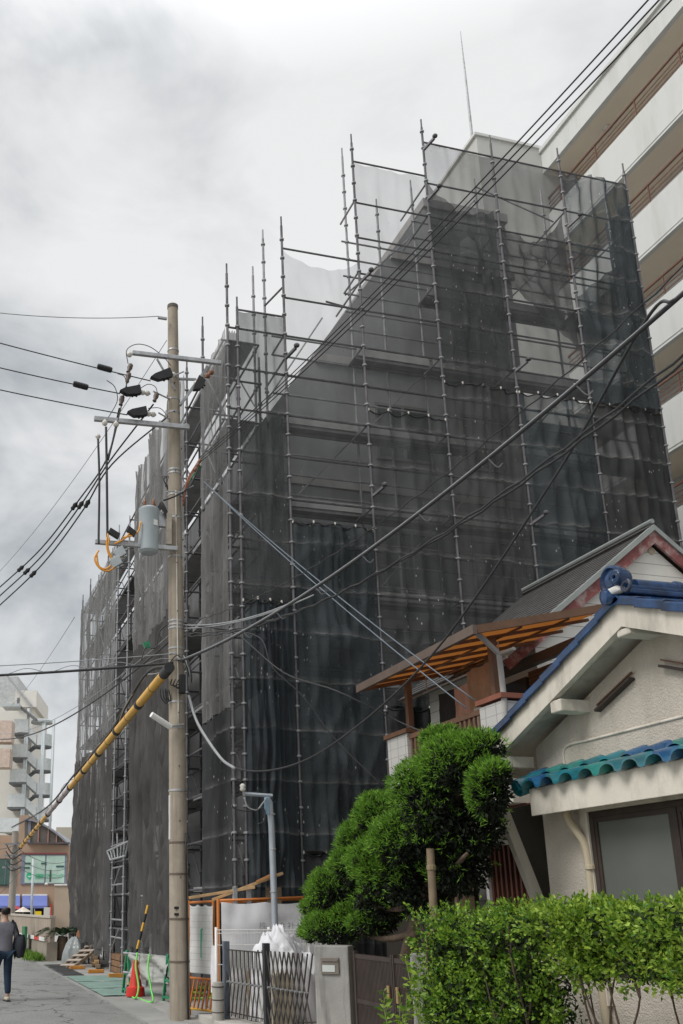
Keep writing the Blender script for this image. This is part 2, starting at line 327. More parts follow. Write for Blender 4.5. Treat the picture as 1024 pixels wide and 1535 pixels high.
for i, (y0, y1) in enumerate(((25.6, 26.9), (27.1, 28.6), (28.8, 30.2))):
    m_ = MB(); m_.box(3.32, 3.86, y0, y1, .034, .05)
    for k in range(10): m_.box(3.36, 3.82, y0 + .06 + k * (y1 - y0 - .12) / 10, y0 + .1 + k * (y1 - y0 - .12) / 10, .05, .062)
    tag(m_.build('drain_grate', mat('grate_iron', (.12, .12, .12), .6, .2, 3, metal=.4)), ('dark ribbed drain cover just past the green mats', 'dark ribbed drain cover halfway to the concrete wall end', 'dark ribbed drain cover by the end of the concrete wall')[i], 'drain cover', 'drain covers in the gutter')

# ------------------------------------------------------------------ building under renovation (behind the nets)
YF, YW, XW = 15.1, 16.35, 5.78
b = thing('renovated_building', 'grey building with sloping upper side wrapped in scaffolding and black nets', 'building', (9, 22, 0))
prof = [(XW, YW, 0), (12.0, YW, 0), (12.0, YW, 17.3), (9.9, YW, 17.3), (XW, YW, 11.2)]
wb = MB().prism(prof, (0, 17.4, 0)).build('wall', bldgwall, b)
pm = MB(); pm.box(9.85, 12.05, YW - .06, YW + 17.4, 17.3, 17.52); pm.build('parapet_coping', mat('coping', (.36, .35, .34), .8, .1, 2), b)
MB().box(12.005, 14.0, YW + .3, YW + 12, 0, 12.3).build('lower_wing', bldgwall, b)
for zf in (4.2, 7.1, 10.0, 12.9, 15.8):
    MB().box(max(XW - .05, XW + (zf - 11.2) * .675 + .05), 12.06, YW - .07, YW - .002, zf - .09, zf + .09).build('floor_band', mat('floor_band', (.38, .37, .36), .85, .1, 2), b)
winm = glass_mat('window_glass_dull', (.10, .11, .115), .15); frm = mat('alu_frame', (.22, .22, .215), .5, .08, 3)
for zf in (1.4, 4.9, 7.8, 10.7, 13.6):
    for xw in (6.4, 8.3, 10.3):
        if xw < XW + (zf + 1.5 - 11.2) * .675 + .35: continue
        f = MB()
        for a in ((xw, xw + 1.3, zf, zf + .06), (xw, xw + 1.3, zf + 1.25, zf + 1.31), (xw, xw + .06, zf + .06, zf + 1.25), (xw + 1.24, xw + 1.3, zf + .06, zf + 1.25), (xw + .62, xw + .68, zf + .06, zf + 1.25)):
            f.box(a[0], a[1], YW - .06, YW - .003, a[2], a[3])
        fo = f.build('window', frm, b); MB().box(xw + .06, xw + 1.24, YW - .03, YW - .004, zf + .06, zf + 1.25).build('pane', winm if (zf, xw) != (13.6, 8.3) else mat('lit_pane', (.6, .58, .52), .7, .05), fo)  # one pane painted pale to look lit
for k in range(5):
    y0 = YW + 1.2 + k * 2.3
    for zf in (1.4, 4.9, 7.8):
        f = MB()
        for a in ((y0, y0 + 1.2, zf, zf + .06), (y0, y0 + 1.2, zf + 1.25, zf + 1.31), (y0, y0 + .06, zf + .06, zf + 1.25), (y0 + 1.14, y0 + 1.2, zf + .06, zf + 1.25)):
            f.box(XW - .06, XW - .003, a[0], a[1], a[2], a[3])
        fo = f.build('window', frm, b); MB().box(XW - .03, XW - .004, y0 + .06, y0 + 1.14, zf + .06, zf + 1.25).build('pane', winm, fo)

# ------------------------------------------------------------------ scaffolds
BAY = [4.90, 5.87, 7.53, 9.24, 10.94, 12.68, 14.43]
TOPN = [12.86, 14.45, 16.95, 17.85, 17.85, 17.85]
PITCH = .435
def upright(parent, x, y, top, m=pipe_dk, r=.026, z0=.05, ring=True):
    prof = [(r, 0)]; ringf = []; z = .3
    while ring and z < top - .3:
        ringf += range(len(prof), len(prof) + 3)
        prof += [(r, z - z0 - .022), (r + .022, z - z0 - .016), (r + .022, z - z0 + .012), (r, z - z0 + .02)]; z += PITCH
    prof += [(r, top - z0 - .22), (r * .7, top - z0 - .215), (r * .7, top - z0)]
    u = MB(); u.lathe((x, y, z0), prof, n=8); o = u.build('upright', m, parent, smooth=True, auto=40)
    o.data.materials.append(pipe_lt if m is not pipe_lt else galv)
    for q in ringf:
        for j in range(8): o.data.polygons[q * 8 + j].material_index = 1
    return o
def bars(parent, name, items, m, limit=100, r=.0215):
    """items: ((a),(b)); nearest `limit` as parts, the rest as one part"""
    items = sorted(items, key=lambda q: ((Vector(q[0]) + Vector(q[1])) / 2 - CAM).length)
    for a, c in items[:limit]: MB().tube([a, c], r, 6).build(name, m, parent, smooth=True, auto=50)
    if len(items) > limit:
        k = MB()
        for a, c in items[limit:]: k.tube([a, c], r, 6)
        k.build(name, m, parent, smooth=True, auto=50)['kind'] = 'stuff'
fs = thing('scaffolding', 'tall stepped steel tube scaffold across the front of the netted building', 'scaffold', (9.5, YF, 0), 'scaffolds round the building')
for x, t in ((4.70, 13.86), (4.90, 13.14), (5.87, 15.2), (7.53, 17.65), (9.24, 18.46), (10.94, 18.43), (12.68, 18.49), (14.43, 18.46)): upright(fs, x, YF, t)
YI = 15.85
for x, t in ((5.5, 14.5), (5.74, 15.45), (7.66, 18.0), (8.42, 16.8), (9.3, 17.5), (10.95, 17.9), (12.7, 18.0), (14.5, 18.7)): upright(fs, x, YI, t, pipe_lt)
led = []; inner = []; lifts = [.3 + PITCH * 2 * k for k in range(21)]
for i in range(6):
    for z in lifts:
        if z < TOPN[i] - .25: led.append(((BAY[i], YF + .06, z), (BAY[i + 1], YF + .06, z)))
        if z < TOPN[i] - 1.1 and i > 0: inner += [((BAY[i], YI, z), (BAY[i + 1], YI, z)), ((BAY[i], YI, z + PITCH), (BAY[i + 1], YI, z + PITCH))]
    led.append(((BAY[i], YF, TOPN[i]), (BAY[i + 1], YF, TOPN[i])))
led += [((4.7, YF + .06, z), (4.9, YF + .06, z)) for z in lifts if z < 12.6]
led += [((6.9, YF + .3, 13.6), (7.53, YF + .3, 13.52)), ((5.74, YI, 13.6), (5.87, YF, 13.55))]
bars(fs, 'ledger', led, pipe_dk); bars(fs, 'inner_ledger', inner, pipe_lt, 40)
tr = [((x, YF, z), (x, YI, z)) for i, x in enumerate(BAY) for z in lifts[::2] if z < TOPN[min(i, 5)] - .6]
tr += [((x, YF, z + .06), (x, YI + .45, z + .06)) for x, z in ((5.87, 11.9), (7.53, 13.9), (9.24, 15.9), (9.24, 16.7), (12.68, 16.7), (14.43, 16.7))]
bars(fs, 'transom', tr, pipe_lt, 90)
nb = 0
for i in range(6):
    for k, z in enumerate(lifts[2::2]):
        if z > TOPN[i] - 3.2: continue
        d = MB(); d.box(BAY[i] + .03, BAY[i + 1] - .03, YF + .42, YF + .70, z + .02, z + .055)
        for q in (YF + .43, YF + .69): d.box(BAY[i] + .03, BAY[i + 1] - .03, q - .012, q + .012, z - .03, z + .018)
        if nb < 95: d.build('deck', deckm, fs)
        nb += 1
for i in range(6):
    for k, z in enumerate(lifts[2::2]):
        if z > TOPN[i] - 3.2: continue
        MB().box(BAY[i] + .05, BAY[i + 1] - .05, YF + .375, YF + .40, z + .03, z + .20).build('toe_board', mat('toe_board', (.42, .42, .41), .7, .2, 3), fs)
br = []
for i in range(1, 6):
    for k in range(2, 9):
        z = .3 + 1.74 * k
        if z + 1.74 < TOPN[i] - .8 and (i + k) % 2 == 0: br.append(((BAY[i] + .05, YI + .05, z), (BAY[i + 1] - .05, YI + .05, z + 1.74)))
br += [((5.9, YI + .4, 11.7), (7.4, YI + .9, 14.2)), ((9.3, YI, 15.4), (10.9, YI, 17.3)), ((10.94, YI, 17.7), (12.5, YF + .2, 16.6))]
bars(fs, 'brace', br, pipe_lt, 60, .019)
for x, z in ((5.87, 11.9), (7.53, 13.9), (9.24, 16.3), (9.24, 17.6), (12.68, 16.3), (7.53, 9.2), (7.53, 5.6), (10.94, 12.4), (10.94, 9.0)):
    c = MB(); c.beam((x - .02, YF - .05, z), (x + .10, YF - .3, z + .10), .05, .05); c.lathe((x + .1, YF - .34, z + .1), [(.05, 0), (.06, .03), (.04, .06)], n=8)
    c.build('bracket_clamp', pipe_dk, fs)

YS = [15.6, 16.95, 18.3, 20.1, 21.9, 23.65, 24.9, 26.6, 28.5, 30.4, 32.3, 34.2]
ss = thing('scaffolding', 'long steel tube scaffold beside the street with an open ladder bay', 'scaffold', (XS + .4, 25, 0), 'scaffolds round the building')
XI = 5.5
tops = [13.0, 13.9, 13.7, 14.1, 13.9, 13.6, 12.6, 13.0, 12.9, 12.7, 13.2, 13.2]
for y, t in zip(YS, tops):
    pale = y in (24.9, 26.6)
    if y > 15.7: upright(ss, XS, y, t, pipe_lt if pale else pipe_dk)
    upright(ss, XI, y, t - .8, pipe_dk)
l1 = []; l2 = []; tr = []; br = []
for j in range(len(YS) - 1):
    op = j in (6,)
    for z in lifts[1:15]:
        l1.append(((XS + .05, YS[j], z), (XS + .05, YS[j + 1], z))); l2.append(((XI, YS[j], z), (XI, YS[j + 1], z)))
    for k in range(7):
        z = .3 + 1.74 * k
        if j not in (6,): br.append(((XI + .04, YS[j], z + .1), (XI + .04, YS[j + 1], z + 1.74)))
        if j % 2 == 0 and j != 6: br.append(((XS + .07, YS[j], z + .1), (XS + .07, YS[j + 1], z + 1.74)))
for y in YS:
    for z in lifts[1:15]: tr.append(((XS, y, z), (XI, y, z)))
bars(ss, 'ledger', l1, pipe_dk); bars(ss, 'inner_ledger', l2, pipe_dk, 60); bars(ss, 'transom', tr, pipe_dk, 90); bars(ss, 'brace', br, pipe_lt, 80, .019)
for j in range(len(YS) - 1):
    for k in range(1, 8):
        if j == 6 and k not in (3, 5, 6): continue
        z = .3 + 1.74 * k
        d = MB(); d.box(XS + .12, XI - .1, YS[j] + .03, YS[j + 1] - .03, z + .02, z + .055)
        for q in (XS + .13, XI - .11): d.box(q - .012, q + .012, YS[j] + .03, YS[j + 1] - .03, z - .03, z + .018)
        d.build('deck', deckm if j != 6 else mat('deck_dark', (.06, .06, .06), .8, .2), ss)
# stair / ladder side of the open bay: pale rungs
for z in (.95, 1.4, 2.3, 2.75, 3.35): MB().tube([(XS - .01, 24.95, z), (XS - .01, 26.55, z)], .024, 6).build('ladder_rung', pipe_lt, ss)
for z in (.45, 2.0): MB().tube([(XS - .02, 26.5, z + .1), (XS - .02, 25.4, z + .7)], .019, 6).build('brace', pipe_lt, ss)

# ------------------------------------------------------------------ mesh sheets
nets = dict(
    veil=net_mat('net_veil', (.125, .13, .133), .63, 1, .08, .5),
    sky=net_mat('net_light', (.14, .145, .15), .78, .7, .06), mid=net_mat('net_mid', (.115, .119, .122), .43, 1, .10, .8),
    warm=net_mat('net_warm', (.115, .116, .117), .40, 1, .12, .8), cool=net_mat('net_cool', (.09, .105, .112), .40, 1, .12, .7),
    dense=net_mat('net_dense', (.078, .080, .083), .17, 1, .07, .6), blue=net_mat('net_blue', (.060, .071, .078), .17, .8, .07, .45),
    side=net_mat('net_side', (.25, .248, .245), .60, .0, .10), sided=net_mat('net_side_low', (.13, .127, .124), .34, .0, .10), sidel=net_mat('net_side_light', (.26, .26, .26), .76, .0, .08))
def net_sheet(p0, p1, zb, zt, m, label, seed, amp=.05, folds=3, sag=0.0, swag=0.0, out=(0, -1, 0), group='mesh sheets on the scaffold front', gather=0, lower=0.0, nu=30, nv=56, topz=None, scal=.07, crease=1.0, botz=None, hem=False):
    p0 = Vector(p0); p1 = Vector(p1); o = Vector(out); rs = random.Random(seed)
    H = zt - zb; ph = [rs.random() * 6 for _ in range(6)]; fr = [folds * (.7 + .8 * rs.random()) for _ in range(3)]; dr = [(rs.random() - .5) * 1.2 for _ in range(3)]
    def fn(u, v):
        e = max(0, math.sin(math.pi * u)) ** .5
        zt_u = zt - sag * (1 - (2 * u - 1) ** 2) if topz is None else topz(u)
        zb_u = zb if botz is None else botz(u)
        z = zb_u + (zt_u - zb_u) * v + (lower * math.sin(u * 9 + seed) * (1 - v) ** 4)
        tie = abs(math.sin(math.pi * u * 4)) ; z -= scal * tie * v ** 10
        z += .03 * tie * (1 - v) ** 14
        d = 0
        for i in range(3):
            q = math.sin(2 * math.pi * (fr[i] * u + dr[i] * v) + ph[i]); d += amp * (1.0 / (i + 1)) * (1 - abs(q)) ** 1.6 * (.35 + .65 * abs(math.sin(v * 2.2 + ph[i + 3])))
        d += .045 * mnoise.noise((u * 3.1 + seed, v * H * .9, seed * 1.7)) + .02 * mnoise.noise((u * 9, v * H * 2.6 + seed, 3))
        # pull lines running from the tie points down and across
        pu = abs(((u * 1.0 + v * H * .35 + ph[0]) % 1.0) - .5); d += amp * .7 * max(0, 1 - pu * 9) * (1 - v)
        rg1 = max(0, 1 - abs(mnoise.noise((u * 1.9 + seed, v * H * .42 + u * .8, seed * .7))) * 2.4) ** 2; rg2 = max(0, 1 - abs(mnoise.noise((u * 3.2 - v * H * .5, v * H * .55 + seed, 4.0))) * 2.6) ** 2
        d += amp * crease * (1.0 * rg1 + .7 * rg2)
        if swag: d += swag * math.sin((v * H * 1.15 + 2.3 * (u - .5) ** 2 * 4 + ph[1]) * 3.0) * (1 - abs(2 * u - 1)) * (.3 + .7 * v)
        if gather:
            gu = u if gather < 0 else 1 - u
            d += .10 * math.sin(gu * 26 / (.35 + .65 * (1 - v) + .02)) * (1 - gu) * .6
        # edges laced to the tubes every half metre
        lace = abs(math.sin(math.pi * (z + .1) / PITCH / 2)); d = d * e + .018 * lace * (1 - e)
        du = .02 * mnoise.noise((v * 6, seed, u * 2)) * e
        return p0.lerp(p1, u) + (p1 - p0).normalized() * du + o * d + Vector((0, 0, z - p0.z))
    k = MB(); k.grid(fn, nu, nv); ob = k.build('mesh_sheet', m, None, smooth=True, fix=False)
    if hem:
        MB().tube([fn(i / 24, 1) + o * .012 for i in range(25)], .013, 5).build('hem_cord', black, ob, smooth=True)
        for i in range(5):
            q = fn(min(.985, max(.015, i / 4)), 1) + o * .02; MB().lathe(q - Vector((0, 0, .03)), [(.008, 0), (.018, .01), (.018, .05), (.008, .06)], n=6).build('tie', porc, ob)
    return tag(ob, label, 'scaffold net', group)
YN = YF + .035
ordn = ['first', 'second', 'third', 'fourth', 'fifth', 'last']
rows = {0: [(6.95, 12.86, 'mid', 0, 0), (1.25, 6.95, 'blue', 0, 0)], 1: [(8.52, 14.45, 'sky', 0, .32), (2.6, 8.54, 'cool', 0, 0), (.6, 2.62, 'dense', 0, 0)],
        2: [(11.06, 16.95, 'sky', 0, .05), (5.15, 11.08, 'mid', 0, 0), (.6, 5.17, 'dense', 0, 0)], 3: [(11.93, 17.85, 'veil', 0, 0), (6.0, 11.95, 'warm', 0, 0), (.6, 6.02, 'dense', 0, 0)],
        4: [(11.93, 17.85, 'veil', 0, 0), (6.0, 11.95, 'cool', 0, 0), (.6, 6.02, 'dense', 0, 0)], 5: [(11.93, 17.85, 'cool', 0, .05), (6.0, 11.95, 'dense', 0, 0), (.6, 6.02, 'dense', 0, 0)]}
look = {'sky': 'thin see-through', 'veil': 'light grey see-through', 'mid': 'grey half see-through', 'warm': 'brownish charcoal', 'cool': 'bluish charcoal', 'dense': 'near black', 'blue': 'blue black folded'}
for i in range(6):
    rr = rows[i]
    for k, (zb, zt, mk, sw, sg) in enumerate(rr):
        where = ('top' if k == 0 else 'bottom' if k == len(rr) - 1 else 'middle')
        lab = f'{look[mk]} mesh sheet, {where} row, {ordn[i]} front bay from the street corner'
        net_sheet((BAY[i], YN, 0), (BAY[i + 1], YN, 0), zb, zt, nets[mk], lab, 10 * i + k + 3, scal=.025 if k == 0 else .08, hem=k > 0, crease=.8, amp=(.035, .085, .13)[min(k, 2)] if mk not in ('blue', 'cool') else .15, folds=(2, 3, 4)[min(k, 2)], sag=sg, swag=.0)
# narrow strip wrapped round the corner tubes
net_sheet((4.70, YN, 0), (4.90, YN, 0), .5, 12.4, nets['warm'], 'narrow grey mesh strip wrapped between the two corner tubes of the scaffold', 77, amp=.02, folds=1, nu=8)
# darker second sheets hung inside the upper bays, sagging in swags
net_sheet((9.27, YF + .10, 0), (10.9, YF + .10, 0), 12.4, 16.9, nets['mid'], 'dark sagging mesh sheet hung inside the fourth front bay near the top', 91, amp=.07, folds=2, swag=.11, topz=lambda u: 16.95 - .45 * u - .45 * math.sin(math.pi * u))
net_sheet((10.98, YF + .10, 0), (12.64, YF + .10, 0), 12.2, 16.6, nets['warm'], 'bunched charcoal mesh sheet with diagonal folds in the fifth front bay near the top', 92, amp=.07, folds=2, swag=.10, crease=.5, botz=lambda u: 14.7 - 1.5 * u, topz=lambda u: 16.2 + .5 * u * u - .5 * math.sin(math.pi * u))
net_sheet((5.9, YF + .09, 0), (7.5, YF + .09, 0), 2.7, 8.40, nets['cool'], 'blue black curtain folded mesh sheet in the second front bay below its seam', 93, amp=.10, folds=5)
net_sheet((5.05, YF + .3, 0), (5.84, YF + .2, 0), 6.9, 10.9, nets['cool'], 'loose bluish mesh curtain hanging inside the corner bay', 95, amp=.09, folds=3, topz=lambda u: 10.4 + .5 * u)
net_sheet((12.72, YF + .12, 0), (14.4, YF + .12, 0), 11.9, 15.9, nets['warm'], 'dark inner mesh sheet in the last front bay under the top rails', 96, amp=.04, folds=2, topz=lambda u: 14.6 + 1.5 * u)
# return along the right end of the front scaffold
net_sheet((14.47, YF + .05, 0), (14.47, YI + .1, 0), 5.0, 17.5, nets['dense'], 'dark mesh sheet closing the right end of the front scaffold', 97, amp=.04, folds=2, out=(1, 0, 0), nu=10)
gs = 'mesh sheets on the street side of the scaffold'; XN = XS - .045
def side(y0, y1, zb, zt, mk, lab, seed, **k):
    net_sheet((XN, y1, 0), (XN, y0, 0), zb, zt, nets[mk], lab, seed, out=(-1, 0, 0), group=gs, crease=.12, **k)
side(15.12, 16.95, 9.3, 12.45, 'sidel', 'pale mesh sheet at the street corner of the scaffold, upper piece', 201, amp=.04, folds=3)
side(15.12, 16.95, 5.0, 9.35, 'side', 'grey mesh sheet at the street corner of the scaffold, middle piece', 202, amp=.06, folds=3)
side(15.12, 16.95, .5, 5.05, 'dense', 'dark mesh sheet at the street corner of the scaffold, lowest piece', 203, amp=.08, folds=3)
for j in (2, 3, 4):
    y0, y1 = YS[j], YS[j + 1]; nm = ('nearest the concrete utility pole', 'midway between pole and ladder bay', 'beside the open ladder bay')[j - 2]
    t = (13.35, 13.3, 13.2)[j - 2]
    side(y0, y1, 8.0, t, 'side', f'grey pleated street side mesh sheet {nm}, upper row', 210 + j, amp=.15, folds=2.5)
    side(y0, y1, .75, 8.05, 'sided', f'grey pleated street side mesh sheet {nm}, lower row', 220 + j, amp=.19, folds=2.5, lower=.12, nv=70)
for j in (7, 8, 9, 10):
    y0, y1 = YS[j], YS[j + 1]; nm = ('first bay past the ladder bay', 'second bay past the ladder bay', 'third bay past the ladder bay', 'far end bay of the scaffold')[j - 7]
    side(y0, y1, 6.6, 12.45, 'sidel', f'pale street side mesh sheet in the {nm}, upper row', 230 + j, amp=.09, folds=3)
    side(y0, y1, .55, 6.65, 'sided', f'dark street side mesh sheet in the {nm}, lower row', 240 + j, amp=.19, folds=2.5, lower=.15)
# a torn flap hanging low by the site entrance
net_sheet((XN - .05, 19.2, 0), (XN - .05, 18.35, 0), .5, 4.6, nets['sided'], 'loose wrinkled mesh flap hanging at the site entrance behind the utility pole', 250, amp=.12, folds=3, out=(-1, 0, 0), group=gs, nu=16)

# ------------------------------------------------------------------ white apartment block
XA = 18.0
a = thing('apartment_block', 'tall off white apartment block with long balconies and brown railings behind the scaffold', 'building', (XA + 4, 12, 0))
AY0, AY1 = -14.0, 22.2
MB().box(XA + 1.35, XA + 11, AY0, AY1, 0, 26.0).build('wall', aptw, a)
rb = MB(); rb.box(XA - .02, XA + 11, AY0 - .02, AY1, 25.18, 25.98); rb.box(XA - .10, XA + 11.1, AY0 - .1, AY1 + .003, 25.98, 26.12); rb.build('roof_band', aptw, a)
railm = mat('railing_brown', (.17, .085, .06), .5, .15, 3)
for k in range(9):
    zb = 22.18 - 2.97 * k
    if zb < .5: continue
    p = MB(); p.box(XA, XA + .14, AY0, AY1, zb, zb + 1.39); p.box(XA + .14, XA + 1.349, AY0 + .01, AY1 - .01, zb + .12, zb + .30); p.build('balcony_parapet', aptw, a)
    MB().box(XA - .012, XA - .001, AY0, AY1, zb + .08, zb + .10).build('drip_groove', mat('groove', (.42, .42, .40), .8, .05), a)
    # railing: top rail, three thin rails, short posts
    q = MB(); q.box(XA + .03, XA + .09, AY0, AY1, zb + 2.0, zb + 2.05)
    for t in (1.52, 1.66, 1.80): q.box(XA + .05, XA + .07, AY0, AY1, zb + t, zb + t + .025)
    y = AY0 + .6
    while y < AY1: q.box(XA + .045, XA + .075, y, y + .04, zb + 1.39, zb + 2.0); y += 1.75
    q.build('railing', railm, a)
for k in range(9):
    zb = 25.18 - 2.97 * k
    if zb > 2: MB().box(XA + .141, XA + 1.348, AY0 + .02, AY1 - .02, zb - .012 if k else zb - .012, zb + .10 if k == 0 else zb + .118).build('soffit', aptsof, a)
    for y in (20.0, 14.8, 9.6):
        if zb > 4: MB().lathe((XA + .75, y, zb - .09), [(.12, 0), (.14, .03), (.14, .075)], n=12).build('ceiling_lamp', porc, a)
# stair tower at the far end
tw = MB(); tw.box(15.58, XA + 6, AY1 + .002, AY1 + 7.5, 0, 26.16); tw.build('stair_tower', mat('tower_paint', (.50, .50, .48), .8, .05, .6), a)
MB().box(15.5, XA + 6.05, AY1 - .05, AY1 + 7.55, 26.16, 26.26).build('tower_coping', aptw, a)
MB().tube([(14.95 + .75, AY1 + .4, 26.2), (15.68, AY1 + .4, 29.0), (15.66, AY1 + .4, 31.0)], [.05, .035, .012], 8).build('lightning_rod', galv, a)

# ------------------------------------------------------------------ concrete utility pole
PB = onZ(270, 1532); PX, PY = PB.x, PB.y; PTOP = 12.9
p = thing('utility_pole', 'tall stained concrete utility pole with steel cross arms, grey transformer and insulators', 'utility pole', (PX, PY, 0))
LEAN = -.013
def pc(z): return Vector((PX + LEAN * z, PY, z))
def prad(z): return .165 - .0052 * z
MB().tube([pc(z) for z in np.linspace(0, PTOP, 27)], [prad(z) for z in np.linspace(0, PTOP, 27)], 24).build('shaft', polem, p, smooth=True, auto=50)
MB().lathe(pc(PTOP), [(prad(PTOP) + .008, -.02), (prad(PTOP) + .008, .05), (.03, .075)], n=20).build('cap', mat('pole_cap', (.12, .11, .10), .8), p, smooth=True, auto=40)
for z in (11.95, 11.35, 10.9, 10.62, 9.45, 9.38, 8.95, 8.5, 7.75, 6.55, 6.48, 6.42, 6.05, 5.95, 5.1, 4.66, 3.6, 2.75, 2.25, 1.55, .9):
    MB().lathe(pc(z), [(prad(z) + .001, -.015), (prad(z) + .008, -.015), (prad(z) + .008, .015), (prad(z) + .001, .015)], n=20).build('band', galv if z > 2.8 else mat('rusty_band', (.13, .10, .08), .7), p, smooth=True, auto=30)
def arm(x0, x1, z0, z1, yo, h=.075):
    o = MB(); y = PY + yo
    o.beam((x0, y, z0), (x1, y, z1), .075, h); return o.build('cross_arm', galv, p, bevel=.006)
ya = -.20
arm(2.88, 4.60, 11.66, 11.71, ya); arm(2.20, 3.97, 10.20, 10.26, ya, .085); arm(2.28, 3.75, 7.83, 7.84, ya)
MB().beam((3.35, PY + ya, 11.6), (3.72, PY - .12, 11.05), .03, .03).build('arm_brace', galv, p)
MB().beam((4.35, PY + ya + .04, 11.62), (3.82, PY - .1, 10.75), .04, .05).build('arm_brace', galv, p)
MB().beam((4.2, PY + .15, 11.5), (3.85, PY + .13, 11.45), .04, .04).build('arm_brace', galv, p)
def insulator(a, d, n=2, r=.05, L=.11, m=porc, name='insulator'):
    d = Vector(d).normalized(); pr = []
    for k in range(n):
        h = k * L; pr += [(.02, h), (r * .75, h + L * .12), (r, h + L * .42), (r * .9, h + L * .62), (.028, h + L * .8)]
    pr += [(.02, n * L)]
    return MB().lathe(a, pr, d, 12).build(name, m, p, smooth=True, auto=60)
def sleeve(a, b, name='dead_end_cover'):
    """black wedge shaped wire cover: tapering boat body with two pins under it"""
    a = Vector(a); b = Vector(b); d = (b - a).normalized(); u = Vector((0, 0, 1)); s = d.cross(u).normalized(); u = s.cross(d); L = (b - a).length
    k = MB(); k.prism([a + u * .02, a + d * L * .25 + u * .06, b + u * .10, b - u * .06, a + d * L * .72 - u * .08, a + d * L * .3 - u * .075], s * .11)
    for t in (.55, .75): k.tube([a + d * L * t - u * .04 + s * .045, a + d * L * t - u * .11 + s * .045], .018, 8)
    return k.build(name, black, p)
yp = PY + ya - .03
for q0, q1, iz in ((onY(225, 570, yp), onY(256, 562, yp), 0), (onY(179, 590, yp), onY(210, 588, yp), 1), (onY(190, 622, yp), onY(219, 620, yp), 1)):
    sleeve(q0, q1); dd = (q1 - q0); insulator(q1 + dd * .02, dd + Vector((0, .25, .06)), 2 if iz else 1, .052, .13)
    MB().tube([q1 + dd * .65, pc(q1.z + .05) + Vector((-.1, -.05, 0))], .016, 6).build('strain_bolt', galv, p)
insulator(onY(319, 556, yp), onY(302, 572, yp) - onY(319, 556, yp), 2, .055, .11, brownporc); q0 = onY(303, 571, yp); q1 = onY(290, 588, yp); sleeve(q1, q0)
insulator(onY(291, 575, yp), (1, 0, .5), 1, .05, .1)
for x, y in ((194, 529), (157, 632), (174, 634)): insulator(onY(x, y + 6, yp), (0, 0, 1), 1, .055, .12)
insulator(onY(147, 651, yp), (0, 0, -1), 1, .05, .10)
# three in-line fuses hanging from the top arm and mid span
for a_, b_ in (((197, 545), (193, 556)), ((194, 558), (190, 575)), ((236, 588), (231, 603)), ((184, 593), (181, 607))):
    A = onY(*a_, yp); Bq = onY(*b_, yp); MB().lathe(A, [(.012, 0), (.045, .03), (.05, .10), (.03, .16), (.04, .2), (.012, (Bq - A).length)], (Bq - A), 10).build('fuse_tube', mat('fuse_dark', (.10, .07, .06), .4, .2, 6), p, smooth=True, auto=60)
def jumper(px, r=.011, m=None, y=yp, name='jumper_wire'): return MB().tube(spline([onY(a, c, y) for a, c in px], 5), r, 6).build(name, m or cablem, p, smooth=True)
jumper([(192, 545), (190, 525), (205, 516), (225, 520), (245, 535), (256, 548)], .008)
jumper([(160, 570), (172, 580), (176, 600), (166, 620), (158, 632)], .008); jumper([(190, 575), (184, 600), (176, 634)], .012)
jumper([(176, 560), (187, 565), (190, 580)], .008); jumper([(209, 583), (222, 576), (233, 580), (236, 590)], .007); jumper([(222, 612), (240, 612), (252, 625)], .007)
jumper([(147, 655), (149, 720), (148, 800), (148, 815)], .02); jumper([(159, 640), (160, 700), (161, 790), (161, 805)], .022)
jumper([(176, 634), (172, 650), (162, 690)], .018)
for k, pxs in enumerate(([(162, 800), (160, 815), (163, 830), (172, 840), (182, 836)], [(148, 825), (142, 838), (150, 852), (162, 856), (172, 850)], [(145, 830), (148, 848), (158, 853), (166, 848)], [(184, 806), (200, 802), (208, 795), (211, 782)], [(172, 815), (186, 808), (196, 797)], [(164, 806), (162, 822), (170, 842)])):
    jumper(pxs, .016, orangewire, yp - .06, 'orange_lead')
for q, s_ in (((171, 800), .09), ((197, 797), .07)): MB().obox(onY(*q, yp - .05), Vector((s_, 0, -.05)), Vector((0, .04, 0)), Vector((.02, 0, .05))).build('cutout_cap', black, p, bevel=.01)
for q in ((180, 828), (174, 842)):
    c = onY(*q, yp - .05); k = MB(); k.obox(c, Vector((.07, 0, .05)), Vector((0, .05, 0)), Vector((-.04, 0, .07)))
    for t in (-.06, .06): k.obox(c + Vector((.10, 0, t)), Vector((.03, 0, .01)), Vector((0, .02, 0)), Vector((0, 0, .012)))
    k.build('switch_box', mat('switch_grey', (.42, .46, .48), .4), p, bevel=.008)
# transformer can with lid, bushings and hanger
tx = onY(223, 800, PY - .16); tr_ = MB().lathe((tx.x, tx.y, 7.72), [(.13, 0), (.175, .04), (.18, .1), (.18, .78), (.186, .79), (.186, .83), (.15, .86), (.03, .89)], n=24).build('transformer', mat('transformer_grey', (.38, .43, .45), .4, .08, 3, dirt=(.27, .30, .31), dsc=2), p, smooth=True, auto=35)
for dx, dy in ((-.09, -.05), (.06, -.1), (.11, .06)): MB().lathe((tx.x + dx, tx.y + dy, 8.585), [(.02, 0), (.035, .02), (.022, .05), (.032, .08), (.02, .11), (.012, .15)], n=10).build('bushing', brownporc, tr_, smooth=True, auto=60)
MB().obox((tx.x + .09, tx.y - .165, 8.25), Vector((.035, .012, 0)), Vector((0, .006, 0)), Vector((0, 0, .05))).build('name_plate', whitep, tr_)
MB().box(tx.x + .17, PX - .22, tx.y - .03, tx.y + .05, 8.25, 8.5).build('hanger_bracket', galv, tr_)
MB().obox((PX - .27, PY - .19, 8.2), Vector((.05, 0, 0)), Vector((0, .05, 0)), Vector((0, 0, .3))).build('hanger_frame', mat('rust_frame', (.38, .34, .28), .6, .2, 8), p, bevel=.01)
